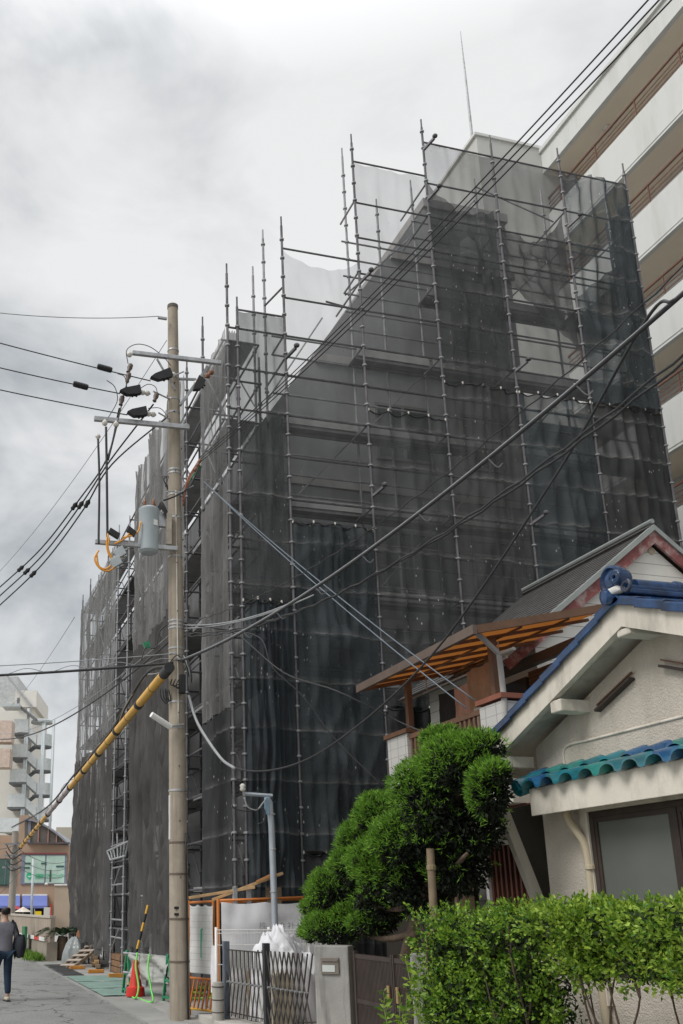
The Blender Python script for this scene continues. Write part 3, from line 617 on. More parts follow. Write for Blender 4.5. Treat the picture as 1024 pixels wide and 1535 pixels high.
for k in range(5): jumper([(235 + k * 2, 765), (242, 752 + k * 2), (250, 765 + 3 * k), (258, 790)], .008)
# low-voltage rack with coloured leads on the right, wire tangles on the left
MB().beam(pc(8.9) + Vector((.1, -.12, 0)), onY(298, 692, PY - .1), .03, .05).build('rack_arm', galv, p)
for k, c in enumerate((brownporc, redp, brownporc, green)): MB().tube(spline([pc(8.7 + .08 * k) + Vector((.12, -.15, 0)), onY(280 + 3 * k, 722 - 3 * k, PY - .15), onY(296 + 2 * k, 694 + 2 * k, PY - .1)], 5), .017, 6).build('service_lead', c if k != 1 else mat('lead_red', (.30, .05, .04), .5), p, smooth=True)
for k in range(3): insulator(onY(292 + 3 * k, 706 - 6 * k, PY - .15), (.4, 0, .9), 1, .035, .09, brownporc)
jumper([(245, 750), (252, 748), (268, 741), (285, 728), (298, 700)], .016); jumper([(248, 738), (258, 736), (270, 738), (290, 728)], .01, cablelt)
for k in range(4): jumper([(252, 735 - 2 * k), (246, 722 - k), (244 + 3 * k, 714), (250, 716 + 2 * k), (248, 730)], .006)
# drop conduit, white cable strap, step bolts
MB().tube([pc(z) + Vector((-.01, -prad(z) - .012, 0)) for z in np.linspace(4.7, 9.0, 14)], .013, 6).build('conduit', mat('conduit', (.55, .52, .46), .6), p, smooth=True)
MB().tube([pc(z) + Vector((.09, -prad(z) - .004, 0)) for z in np.linspace(.05, 2.9, 8)], .012, 6).build('earth_wire', black, p, smooth=True)
for k, z in enumerate(np.arange(2.2, 11.6, .45)):
    s_ = 1 if k % 2 else -1; c = pc(z); MB().tube([c + Vector((.06 * s_ + .05, -prad(z) * .9, 0)), c + Vector((.06 * s_ + .05, -prad(z) - .04, 0))], .011, 6).build('step_bolt', mat('bolt', (.10, .09, .08), .6), p)
for z, h in ((3.36, .16), (3.0, .2), (1.62, .02), (1.72, .02)): MB().obox(pc(z) + Vector((-prad(z) * (.99 if h > .1 else .4), -.02 if h > .1 else -prad(z) * .93, 0)), Vector((.008 if h > .1 else .05, 0, 0)), Vector((0, .03 if h > .1 else .006, 0)), Vector((0, 0, h))).build('pole_plate', whitep if h > .1 else black, p)
# communication gear around the lower clamp
for k in range(7): MB().tube(spline([pc(5.75 + .03 * k) + Vector((-.16 + .05 * k, -.17, 0)), pc(5.85 - .05 * k) + Vector((-.05 + .04 * k, -.28, .02)), pc(5.72) + Vector((.10 + .02 * k, -.2, -.05 * k))], 5), .010, 6).build('clamp_wire', cablelt if k % 2 else cablem, p, smooth=True)
MB().obox(pc(5.38) + Vector((.04, -.23, 0)), Vector((.055, 0, 0)), Vector((0, .05, 0)), Vector((0, 0, .17))).build('splice_box', black, p, bevel=.02)
for k in range(4): jumper([(258 + 5 * k, 1018), (256 + 4 * k, 1026 + 2 * k), (266 + 3 * k, 1027 + 2 * k), (276, 1016 - k)], .009, black, PY - .25, 'cable_loop')
for k in range(3): jumper([(240 + 4 * k, 1032), (242 + 4 * k, 1046), (250 + 3 * k, 1054 - 2 * k), (247 + 3 * k, 1034)], .010, black, PY - .1, 'cable_loop')
lp = MB().tube([onY(227, 1071, PY - .3), onY(256, 1090, PY - .2)], .05, 10).build('street_lamp_head', whitep, p, smooth=True, auto=50)
MB().tube([onY(255, 1089, PY - .2), onY(275, 1086, PY - .15)], .018, 6).build('lamp_arm', galv, lp)
jumper([(253, 935), (240, 945), (236, 960), (234, 970), (226, 972)], .012); jumper([(222, 966), (216, 975), (212, 990)], .010)
MB().obox(onY(220, 967, PY - .1), Vector((.05, 0, .02)), Vector((0, .03, 0)), Vector((-.02, 0, .05))).build('green_tag', green, p)

# ------------------------------------------------------------------ overhead cables
GC = 'overhead wires between the poles'
def wire(pts, r, label, m=cablem, group=GC, n=6, name='overhead_cable'):
    return tag(MB().tube(pts, r, n).build(name, m, None, smooth=True), label, 'cable', group)
A0 = onY(299, 692, PY - .1)
for k, (x, nm) in enumerate(((985, 'lowest and rightmost'), (967, 'middle'), (951, 'highest and leftmost'))):
    e = onZ(x, 0, 9.4); s0 = A0 + Vector((.02, 0, .05 * k)); wire(sagline(s0, s0 + (e - s0) * 1.2, .26), .0085, f'{nm} of three thin parallel wires climbing to the upper right corner')
C0 = pc(5.78) + Vector((.02, -.24, 0))
e = onZ(1024, 424, 5.9); b0 = sagline(C0, C0 + (e - C0) * 1.06, .36, 40)
wire(b0, .018, 'thick black communication cable rising from the pole clamp to the right edge')
wire([q + Vector((.02, 0, .035)) for q in b0], .010, 'thin grey carrier wire running just above the thick black cable', cablelt)
k_ = MB()
for i in range(6, 36, 4):
    q = b0[i]; tag(MB().tube(spline([q + Vector((-.02, 0, -.02)), q + Vector((.05, -.02, -.10)), q + Vector((.10, -.03, -.06))], 4), .006, 6).build('cable_spacer', mat('hanger_grey', (.16, .16, .17), .5)), 'small grey hanger loop hooked under the thick black cable', 'cable hanger', 'hangers under the thick cable')
D0 = pc(6.25) + Vector((.1, -.18, 0))
for k, (y, nm) in enumerate(((503, 'upper'), (516, 'lower'))):
    e = onZ(1024, y, 5.6); l = sagline(D0 + Vector((0, 0, .05 * k)), D0 + (e - D0) * 1.06, .62, 60)
    l = [q + Vector((0, .0, .012 * math.sin(i * 2.1 + k))) for i, q in enumerate(l)]
    wire(l, .011, f'{nm} of two lashed cables running below the thick black one')
e = onZ(1024, 380, 6.6); l = sagline(pc(6.5) + Vector((.12, -.1, 0)), e + (e - pc(6.5)) * .05, .55, 80); wire([q + Vector((.008 * math.sin(i * 1.9), 0, .010 * math.cos(i * 1.9))) for i, q in enumerate(l)], .007, 'thin twisted wire crossing the nets above the thick black cable')
for k in range(2): wire(sagline(pc(6.4 + .06 * k) + Vector((.12, -.14, 0)), onY(470 - 20 * k, 892 + k * 6, 11.6), .12), .011, ('pale service wire leaving the pole above its twin and joining the cables', 'pale service wire leaving the pole below its twin and joining the cables')[k], cablelt)
wire(spline([onY(283, 1045, 15.2), onY(300, 1095, 14.9), onY(342, 1146, 14.0), onY(410, 1154, 12.9), onY(500, 1115, 11.3), onY(645, 985, 9.2), onY(830, 718, 6.8), onY(965, 485, 5.0), onY(1010, 450, 4.55)], 8), .013, 'black slack cable looping low across the nets and up to the right')
wire(spline([onY(283, 1043, 15.15), onY(297, 1085, 14.8), onY(330, 1135, 14.1), onY(352, 1152, 13.7)], 6), .024, 'thick grey sleeve on the slack end of the looping cable by the pole', cablelt, name='cable_sleeve')
for k in range(2): wire(sagline(onY(306 + 3 * k, 722 + 3 * k, 15.2), onY(700 + 12 * k, 1062 - 12 * k, 9.9), .10), .0085, ('lower blue grey service wire slanting down to the brown balcony', 'upper blue grey service wire slanting down to the brown balcony')[k], mat('wire_bluegrey', (.13, .16, .19), .5), 'service drops to the houses')
wire(spline([onY(278, 935, 15.3), onY(320, 941, 14.6), onY(356, 951, 14.1), onY(425, 1008, 13.0), onY(505, 1036, 11.8), onY(590, 1078, 11.6), onY(640, 1100, 11.2)], 6), .012, 'dark service wire dropping from the pole to the balcony railing', cablem, 'service drops to the houses')
wire(spline([onY(322, 942, 14.6), onY(388, 955, 14.0), onY(408, 1000, 13.8), onY(455, 1045, 13.6), onY(500, 1105, 13.4), onY(575, 1180, 13.0)], 6), .011, 'dark wire falling in front of the nets towards the tree', cablem, 'service drops to the houses')
# wires to the upper left
def left(pxs, zz, a, r, lab, sag=.15, m=cablem):
    b1 = onZ(pxs[0], pxs[1], zz); a = Vector(a); return wire(sagline(a, a + (b1 - a) * 2.2, sag), r, lab, m)
left((0, 445), 12.75, onY(238, 474, PY - .1), .008, 'thin topmost earth wire from the pole top to the left edge', .35, cablelt)
MB().beam(onY(237, 476, PY - .12), onY(250, 478, PY - .1), .05, .04).build('earth_wire_clamp', galv, p)
W3 = [((0, 510), onY(226, 571, yp), 'highest', (157, 552)), ((0, 547), onY(180, 590, yp), 'middle', (121, 578)), ((0, 580), onY(191, 622, yp), 'lowest', None)]
for (px, a_, nm, sl_) in W3:
    left(px, 11.75 - .12 * (px[1] - 510) / 10, a_, .011, f'{nm} of three black power lines reaching the pole from the left', .06)
for q, lab in (((157, 552), 'black oblong sleeve on the highest left power line'), ((121, 578), 'black oblong sleeve on the middle left power line')):
    c = onY(q[0], q[1], PY - .45); d = Vector((1, .05, -.12)).normalized(); tag(MB().lathe(c - d * .14, [(.03, 0), (.05, .01), (.055, .05), (.055, .23), (.05, .27), (.03, .28)], d, 10).build('line_sleeve', black, None, smooth=True, auto=40), lab, 'line sleeve', 'sleeves on the left power lines')
for k, (y0_, mid_, end_, nm) in enumerate(((880, ((62, 822), (118, 750), (160, 688)), (179, 612), 'upper'), (893, ((64, 832), (121, 757), (164, 692)), (230, 606), 'middle'), (907, ((66, 843), (125, 764), (168, 696)), (262, 616), 'lower'))):
    px_ = [(-60, y0_ + 52)] + [(0, y0_)] + list(mid_) + [end_]; yb = onZ(0, 880, 9.2).y
    yd_ = [yb + (yb - PY) * .25, yb, PY + (yb - PY) * .73, PY + (yb - PY) * .46, PY + (yb - PY) * .22, PY - .12]
    P3 = spline([onY(a_, c_, d_) for (a_, c_), d_ in zip(px_, yd_)], 8); wire(P3, .016, f'{nm} of three thick cables descending steeply to the left edge', cablem)
    for q_ in (12, 23):
        c = P3[q_ + k]; tg_ = (P3[q_ + k + 1] - c).normalized()
        tag(MB().lathe(c - tg_ * .14, [(.02, 0), (.05, .04), (.04, .12), (.055, .18), (.02, .28)], tg_, 8).build('cable_clamp', black, None, smooth=True, auto=40), 'small black spacer clamp on the thick cables at the left', 'cable clamp', 'clamps on the thick left cables')
a_ = onY(250, 510, PY + .1); b1 = onZ(0, 840, 11.6); wire(sagline(a_, a_ + (b1 - a_) * 1.3, .5), .007, 'very thin wire crossing the sky behind the pole to the left edge', cablelt)
a_ = onY(112, 925, 34.4); b1 = onY(20, 1052, 60); wire(sagline(a_, a_ + (b1 - a_) * 1.2, .3), .012, 'thin wire hanging from the far scaffold end towards the distant flats', cablelt)
a_ = pc(5.75) + Vector((-.1, -.2, 0)); b1 = onZ(0, 1007, 5.55); l = sagline(a_, a_ + (b1 - a_) * 2.0, .06, 60)
wire(l, .022, 'thick black cable leaving the pole level towards the left edge')
wire([q + Vector((0, 0, .05 + .045 * math.sin(i * .8))) for i, q in enumerate(l)], .006, 'thin wavy lashing wire coiled round the level left cable', cablelt)
wire([q + Vector((0, .02, .17)) for q in l], .008, 'thin wire running level just above the thick left cable', cablelt)
FPX, FPY = 3.25, 44.0
a_ = onY(216, 1014, PY + 1.2); l = spline([pc(5.75) + Vector((-.12, 0, 0)), a_, onY(164, 1099, 20.5), onY(110, 1163, 27), onY(68, 1212, 34), onY(18, 1240, FPY)], 8)
wire(l, .03, 'black cable bundle sagging from the near pole to the far pole')
wire([q + Vector((.06 * math.sin(i * .9), 0, .07 * math.cos(i * .7) - .05)) for i, q in enumerate(l)], .009, 'loose thin wire wound round the sagging cable bundle', cablelt)
a_ = pc(6.3); wire(sagline(a_, onY(0, 1108, 34), .5), .018, 'dark cable with loose loops descending to the left over the street')
wire(sagline(a_ + Vector((0, 0, .12)), onY(0, 1100, 34), .5), .008, 'thin wire directly above the descending cable over the street', cablelt)
for k in range(4):
    e = onY(0, 1268 + 22 * k, 40 - k); s0 = onY(30 + k * 2, 1262 + 12 * k, FPY); wire(sagline(s0, s0 + (e - s0) * 1.5, .15), .012, 'thin wire fanning out from the top of the far pole', cablem, 'wires at the far pole')
for k in range(3):
    s0 = onY(24, 1270 + 14 * k, FPY); e = onY(104, 1290 + 10 * k, 62); wire(sagline(s0, e, .4), .014, 'thin slack wire from the far pole past the sign window', cablem, 'wires at the far pole')
# yellow and black guard tube round the stay cable
gt = thing('cable_guard', 'yellow and black striped guard tube slanting down from the pole across the street', 'cable guard', tuple(pc(5.5)))
gA = onY(248, 1008, PY - .35); gB = onY(30, 1271, 41.5); gd = gB - gA
def gp(x): 
    """point on the tube at picture column x"""
    lo, hi = 0.0, 1.0
    for _ in range(40):
        m_ = (lo + hi) / 2; q = gA + gd * m_ - CAM; c = CX + F_PX * q.dot(v_r) / q.dot(v_F)
        if c > x: lo = m_
        else: hi = m_
    return gA + gd * lo
cuts = [248, 208, 175, 148, 126, 105, 89, 72, 62, 54, 46, 38, 31]
for i in range(len(cuts) - 1):
    q0, q1 = gp(cuts[i]), gp(cuts[i + 1]); mt = yellow if i not in (5, 6) else pinkgrey
    MB().tube([q0, q0.lerp(q1, .5), q1], .078 - .001 * i, 14).build('guard_section', mt, gt, smooth=True, auto=50)
    d = gd.normalized(); MB().lathe(q1 - d * .12, [(.078, 0), (.09, .02), (.087, .12), (.092, .17), (.078, .20)], d, 14).build('black_band', black, gt, smooth=True, auto=50)
    for t in (.45,): MB().lathe(q0.lerp(q1, t) - d * .015, [(.077, 0), (.081, .005), (.081, .03), (.077, .035)], d, 14).build('tie', mat('tie_dark', (.16, .10, .06), .6), gt)
MB().tube([gA - gd.normalized() * .3, gA + gd.normalized() * .12], .09, 12).build('end_boot', black, gt, smooth=True, auto=50)
for k in range(2): MB().tube(spline([gA + Vector((.02, -.1, .05)), gp(236 - 4 * k) + Vector((.06, -.10, .02)), gp(224 - 3 * k) + Vector((.03, -.11, -.03)), gp(216) + Vector((0, -.1, 0))], 5), .018, 6).build('lashing', mat('lashing', (.16, .06, .04), .7), gt, smooth=True)

# far pole
fp = thing('utility_pole', 'slim distant concrete utility pole behind the walking person', 'utility pole', (FPX, FPY, 0))
q = onY(21, 1290, FPY); FPX = q.x
MB().tube([(FPX, FPY, 0), (FPX, FPY, 5.0)], [.17, .14], 14).build('shaft', polefar, fp, smooth=True, auto=50)
for z in (3.4, 3.9, 4.4): MB().beam((FPX - .5, FPY - .2, z), (FPX + .45, FPY - .2, z + .03), .07, .08).build('cross_arm', galv, fp)
for k in range(4): MB().tube(spline([(FPX - .4, FPY - .25, 4.4 - .3 * k), (FPX - .1, FPY - .35, 4.0 - .25 * k), (FPX + .3, FPY - .3, 4.3 - .3 * k)], 4), .025, 6).build('wire_loop', cablem, fp, smooth=True)

# ------------------------------------------------------------------ near house: stucco gable, blue ridge and verge tiles, teal canopy
HX, HV = 5.4, 5.1                     # wall plane and verge plane facing the street
RY, RZ, SLP = 6.06, 4.08, .405        # ridge position (underside of the tiles at the verge) and roof slope
YN0, YN1 = 3.2, 7.76                  # wall ends
h = thing('stucco_house', 'low grey stucco house with blue tiled gable roof and teal tile canopy behind the hedge', 'house', (8, 5.6, 0))
def rz(y): return RZ - abs(y - RY) * SLP
sof = .21                             # depth of the verge board
MB().prism([(HX, YN0, 0), (HX, YN1, 0), (HX, YN1, rz(YN1) - sof), (HX, RY, RZ - sof), (HX, YN0, rz(YN0) - sof)], (5.5, 0, 0)).build('wall', stucco, h)
for s, y1 in ((1, 8.47), (-1, 2.8)):
    r0 = MB(); r0.prism([(HV + .06, RY, RZ - sof + .10), (HV + .06, y1, rz(y1) - sof + .10), (HV + .06, y1, rz(y1) - .03), (HV + .06, RY, RZ - .03)], (6.4, 0, 0)); r0.build('roof_slab', plaster, h)
    v = MB(); v.prism([(HV, RY, RZ - sof), (HV, y1, rz(y1) - sof), (HV, y1, rz(y1)), (HV, RY, RZ)], (.058, 0, 0)); v.build('verge_board', plaster, h)
    # blue verge tiles, each lapping the next
    L = abs(y1 - RY) * math.hypot(1, SLP); nt_ = int(L / .29); t = MB()
    dirv = Vector((0, s, -SLP)).normalized(); up = Vector((0, s * SLP, 1)).normalized()
    for k in range(nt_ + 1):
        c = Vector((HV + .03, RY, RZ)) + dirv * (.10 + .29 * k) + up * (.045 + .006)
        t.obox(c - up * .02, Vector((.07, 0, 0)), dirv * .155 + up * .008, up * .016)
        t.obox(c - up * .045 - Vector((.064, 0, 0)), Vector((.010, 0, 0)), dirv * .152 + up * .007, up * .034)
    t.build('verge_tile', bluetile, h, bevel=.008)
    rt = MB()
    for k in range(22):
        rt.prism([(HV + .16 + .27 * k + .27 * j / 8, RY, RZ + .02 + .045 * math.cos(2 * math.pi * j / 8)) for j in range(9)] + [(HV + .16 + .27 * (k + 1), RY, RZ - .02), (HV + .16 + .27 * k, RY, RZ - .02)], (0, s * abs(y1 - RY), -SLP * abs(y1 - RY)))
    rt.build('roof_tiles', bluetile, h, smooth=True, auto=40)
# purlin ends under the verge
for y in (RY, 7.0, 7.9, 5.1, 4.2):
    z = rz(y) - sof - .005; MB().box(HV + .01, HX + .02, y - .075, y + .075, z - (.12 if y != RY else .07), z - .012).build('purlin_end', plaster, h, bevel=.01)
# ridge: two courses, half round caps, end ornament
rg = MB(); rg.box(HV + .02, 11.3, RY - .13, RY + .13, RZ + .03, RZ + .075); rg.box(HV + .05, 11.3, RY - .10, RY + .10, RZ + .075, RZ + .115); rg.build('ridge_course', bluetile, h, bevel=.012)
for k in range(14):
    x = HV + .16 + k * .43; MB().lathe((x, RY, RZ + .13), [(.065, 0), (.068, .38), (.08, .385), (.08, .43)], (1, 0, 0), 16).build('ridge_cap', bluetile, h, smooth=True, auto=50)
o_ = MB(); o_.lathe((HV - .06, RY, RZ + .17), [(.0, 0), (.055, .004), (.06, .02), (.085, .022), (.10, .0), (.12, .01), (.125, .05), (.10, .14)], (1, 0, 0), 24)
orn = o_.build('ridge_ornament', bluetile, h, smooth=True, auto=40)
MB().tube([Vector((HV - .07, RY - .09 + .055 * math.cos(a_ * .55) * (1 - a_ * .03), RZ + .16 + .055 * math.sin(a_ * .55) * (1 - a_ * .03))) for a_ in range(22)], .017, 8).build('scroll', bluetile, orn, smooth=True)
MB().tube([Vector((HV - .04, RY - .16 + .045 * math.cos(a_ * .55 + 2), RZ + .07 + .045 * math.sin(a_ * .55 + 2) * (1 - a_ * .02))) for a_ in range(20)], .014, 8).build('scroll', mat('tile_slate', (.05, .06, .09), .3), orn, smooth=True)
MB().obox((HV - .03, RY - .03, RZ + .075), Vector((.04, 0, 0)), Vector((0, .07, 0)), Vector((0, .01, .03))).build('mortar', whitep, orn, bevel=.02)
MB().lathe((HV - .10, RY + .06, RZ + .035), [(.02, 0), (.06, .012), (.066, .05), (.064, .3)], (1, -.25, .12), 16).build('verge_cap', bluetile, orn, smooth=True, auto=50)
# gable vents: dark slots that follow the slopes
for a_, za, b_, zb_ in ((6.34, 3.53, 6.80, 3.35), (6.00, 3.55, 5.2, 3.24)):
    va = Vector((HX - .012, a_, za)); vb = Vector((HX - .012, b_, zb_))
    vm = MB(); vm.beam(va, vb, .02, .10, (1, 0, 0)); vv = vm.build('gable_vent', dkbrown, h)
    up_ = Vector((0, 0, .05)); MB().beam(va + up_ + Vector((-.012, 0, 0)), vb + up_ + Vector((-.012, 0, 0)), .02, .012).build('vent_rim', brown, vv)
# raised moulding round the gable panel
MB().tube(spline([(HX - .004, 7.35, 2.94), (HX - .004, 7.35, 3.07), (HX - .004, 7.27, 3.13), (HX - .004, 7.0, 3.13)], 5) + [Vector((HX - .004, 3.6, 3.13))], .012, 6).build('moulding', plaster, h, smooth=True)
# canopy slab and two courses of teal S tiles
CY0, CY1 = 3.3, 7.62
cn = MB(); cn.prism([(HV + .02, CY0, 2.52), (HV + .02, CY0, 2.76), (HX - .003, CY0, 2.92), (HX - .003, CY0, 2.60)], (0, CY1 - CY0 - .1, 0)); can = cn.build('canopy_slab', plaster, h, bevel=.006)
def stile(y0, xo, zo, xi, zi):
    t = MB(); n_ = 20; P_ = .26
    def pr(j):
        q = j / n_; s_ = abs(q - .0) if q < .5 else abs(1 - q); return y0 - P_ * q, (.062 * math.sqrt(max(0, 1 - (s_ / .34) ** 2)) - .02 if s_ < .335 else -.02 - .014 * math.sin((s_ - .335) / .33 * math.pi))
    def fn(u, v):
        j = u * n_; y, dz = pr(j); return (xo + (xi - xo) * v, y, zo + (zi - zo) * v + dz)
    t.grid(fn, n_, 2); nb_ = len(t.v)
    t.grid(lambda u, v: (fn(u, v)[0] + .0, fn(u, v)[1], fn(u, v)[2] - .022), n_, 2)
    for j in range(n_): t.quad(t.v[j], t.v[j + 1], t.v[nb_ + j + 1], t.v[nb_ + j])
    return t
for k in range(17):
    y = CY1 + .03 - .26 * k
    stile(y, HV - .07, 2.80 , HV + .20, 2.87).build('roof_tile', (tealtile, tealtile2, tealtile, tealtile3)[(k * 7 + k // 3) % 4], can, smooth=True, auto=60)
    stile(y, HV + .12, 2.885, HX - .003, 2.945).build('roof_tile', (tealtile3, tealtile, tealtile2)[(k * 5 + k // 2) % 3], can, smooth=True, auto=60)
MB().lathe((HV - .05, CY1 - .02, 2.775), [(.075, 0), (.082, .01), (.082, .62)], (1, 0, .33), 14).build('end_tile', tealtile, can, smooth=True, auto=50)
# recessed window with dark frame and frosted panes
W0, W1, WZ0, WZ1 = 4.43, 7.07, 1.27, 2.47
fr = MB()
for a_ in ((W0, W1, WZ0 - .05, WZ0), (W0, W1, WZ1, WZ1 + .05), (W1 - .05, W1, WZ0, WZ1), (W0, W0 + .05, WZ0, WZ1), (6.06, 6.12, WZ0, WZ1), (5.1, 5.16, WZ0, WZ1)): fr.box(HX - .035, HX - .003, a_[0], a_[1], a_[2], a_[3])
fo = fr.build('window', dkbrown, h, bevel=.004)
for y0, y1 in ((6.12, 7.02), (5.16, 6.06), (4.48, 5.1)): 
    MB().box(HX - .012, HX - .004, y0 + .03, y1 - .03, WZ0 + .03, WZ1 - .03).build('pane', glass_mat('frosted_glass', (.115, .125, .11), .35), fo)
    sh = MB()
    for a_ in ((y0, y1, WZ0, WZ0 + .04), (y0, y1, WZ1 - .04, WZ1), (y0, y0 + .035, WZ0 + .04, WZ1 - .04), (y1 - .035, y1, WZ0 + .04, WZ1 - .04)): sh.box(HX - .025, HX - .006, *a_)
    sh.build('sash', dkbrown, fo)
MB().box(HX - .05, HX - .002, W1 + .002, W1 + .10, WZ0 - .3, WZ1 + .12).build('window_surround', plaster, h)
MB().box(HX - .05, HX - .002, W0, W1, WZ1 + .052, WZ1 + .12).build('window_surround', plaster, h)
# cream downpipe with an offset bend
dpm = mat('downpipe_pvc', (.50, .43, .31), .5, .08, 3, dirt=(.34, .28, .19), dsc=3)
dp = [onX(868, 1203, HX - .05), onX(856, 1197, HX - .11), onX(848, 1207, HX - .13), onX(852, 1228, HX - .12), onX(866, 1248, HX - .09), onX(877, 1266, HX - .06), onX(883, 1295, HX - .05), onX(888, 1345, HX - .05)]
MB().tube(spline(dp, 6) + [onX(905, 1500, HX - .05), onX(918, 1600, HX - .05)], .036, 12).build('downpipe', dpm, h, smooth=True, auto=60)
for y in (1300, 1420): q = onX(885 + (y - 1300) * .1, y, HX - .05); MB().lathe(q - Vector((0, 0, .02)), [(.037, 0), (.044, .003), (.044, .035), (.037, .04)], n=12).build('pipe_clip', dpm, h)
# wing wall under the far end of the canopy: slanting pale edge, inner face painted dark as if in canopy shade
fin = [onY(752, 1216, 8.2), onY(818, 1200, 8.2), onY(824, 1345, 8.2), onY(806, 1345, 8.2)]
MB().prism(fin, (0, .08, 0)).build('wing_wall', mat('shaded_render', (.075, .068, .06), .9, .15, 4, bump=.4), h)
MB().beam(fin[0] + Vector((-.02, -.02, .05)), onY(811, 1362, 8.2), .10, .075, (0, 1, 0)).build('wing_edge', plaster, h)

# ------------------------------------------------------------------ second house: white boards, dark roof, balcony with brown canopy
GY = 9.95; GPK = onY(980, 783, GY); GLO = onY(815, 925, GY); gs_ = (GPK.z - GLO.z) / (GPK.x - GLO.x); GYE = 13.0
h2 = thing('white_boarded_house', 'white boarded house with dark roof and brown balcony canopy behind the tree', 'house', (9, 11.8, 0))
siding = lines_mat('white_siding', (.76, .745, .69), (.22, .21, .19), 2, .185, .045, .7, .05, dirt=(.64, .60, .51), offs=.03)
tilem = lines_mat('white_wall_tile', (.56, .55, .52), (.33, .32, .30), 2, .125, .06, .45, .05, axis2=1, pitch2=.24)
xl, xr = 7.15, GPK.x + (GPK.x - 7.15)
def g2(x): return GPK.z - .30 - abs(x - GPK.x) * gs_
MB().prism([(xl, GY + .12, 0), (xr, GY + .12, 0), (xr, GY + .12, g2(xr)), (GPK.x, GY + .12, g2(GPK.x)), (xl, GY + .12, g2(xl))], (0, GYE - GY - .3, 0)).build('wall', siding, h2)
rf = mat('slate_roof', (.075, .072, .07), .7, .25, 6, dirt=(.14, .135, .13), dsc=4, dscale=(1, 1, 1), damt=.5)
for s in (-1, 1):
    ex = 2.45 if s < 0 else 1.6
    r_ = MB(); dn = Vector((s, 0, -gs_)).normalized(); up = Vector((s * gs_, 0, 1)).normalized(); Ls = ex * math.hypot(1, gs_); nc = int(Ls / .12)
    for k in range(nc):
        c = GPK + dn * (.06 + .12 * k) + up * (-.06); r_.obox((c.x, (GY + GYE) / 2, c.z), dn * .072 + up * .006, Vector((0, (GYE - GY) / 2 - .03, 0)), up * .012)
    r_.build('roof', rf, h2)
    a_ = GPK + up * -.10 + dn * .05; c_ = GPK + dn * (Ls - .02) + up * -.10
    MB().beam((a_.x, (GY + GYE) / 2, a_.z), (c_.x, (GY + GYE) / 2, c_.z), GYE - GY - .1, .04, (0, 1, 0)) if False else None
    MB().obox(((a_.x + c_.x) / 2, (GY + GYE) / 2, (a_.z + c_.z) / 2), dn * (Ls / 2 - .03), Vector((0, (GYE - GY) / 2 - .08, 0)), up * .02).build('roof_underlay', mat('roof_board', (.20, .16, .12), .8), h2)
    HY = math.hypot(1, gs_); bar = MB(); c0 = GPK - Vector((0, 0, .155 * HY)); bar.prism([c0 + Vector((0, .03, .07 * HY)), c0 + dn * Ls + Vector((0, .03, 0)) + up * .07, c0 + dn * Ls + Vector((0, .03, 0)) - up * .07, c0 + Vector((0, .03, -.07 * HY))], (0, .035, 0))
    bar.build('barge_board', mat('peeling_red', (.25, .09, .085), .8, .3, 8, dirt=(.52, .46, .43), dsc=4.5, dscale=(1, 1, 1), damt=.9), h2)
    tm = MB(); tm.prism([c0 + Vector((0, 0, .072 * HY)), c0 + dn * Ls + up * .072, c0 + dn * Ls + up * .135, c0 + Vector((0, 0, .135 * math.hypot(1, gs_)))], (0, .07, 0)); tm.build('verge_flashing', mat('flashing', (.36, .39, .38), .45, .1, 4, metal=.4), h2)
MB().tube([GPK + Vector((0, .02, .03)), GPK + Vector((0, GYE - GY, .03))], .035, 8).build('ridge_cap', mat('flashing', (.3,) * 3), h2)
for x in (976, 999): q = onY(x, 826, GY + .118); MB().lathe(q, [(.05, 0), (.055, -.012), (.035, -.016), (.03, -.008), (.012, -.012)], (0, 1, 0), 16).build('round_vent', mat('vent_beige', (.45, .38, .28), .6), h2)
# balcony: tiled piers, slatted brown rail, slab
BX = 5.72
def balc(y0, y1, z0, z1, x0=BX, x1=6.05): return MB().box(x0, x1, y0, y1, z0, z1)
balc(10.9, 11.45, 2.0, 3.88).build('balcony_pier', tilem, h2); balc(8.72, 9.17, 2.9, 3.86).build('balcony_pier', tilem, h2)
for y0, y1 in ((10.86, 11.5), (8.68, 9.2)): balc(y0, y1, 3.885, 3.94, BX - .03, 6.1).build('pier_cap', brown if y0 > 10 else mat('red_cap', (.30, .11, .07), .6, .2, 4), h2)
balc(8.72, 11.45, 2.78, 2.95, BX + .02, 7.14).build('balcony_slab', plaster, h2); 
MB().box(6.06, 7.14, 8.74, 8.86, 2.96, 3.84).build('balcony_side', tilem, h2)
rl = MB(); rl.box(BX + .02, BX + .07, 9.18, 10.89, 3.80, 3.86); rl.box(BX + .02, BX + .07, 9.18, 10.89, 2.98, 3.03); rl.build('balcony_rail', brown, h2)
for k in range(17): MB().box(BX + .03, BX + .06, 9.23 + k * .1, 9.265 + k * .1, 3.031, 3.80).build('baluster', mat('slat_brown', (.17, .10, .065), .6, .2, 4), h2)
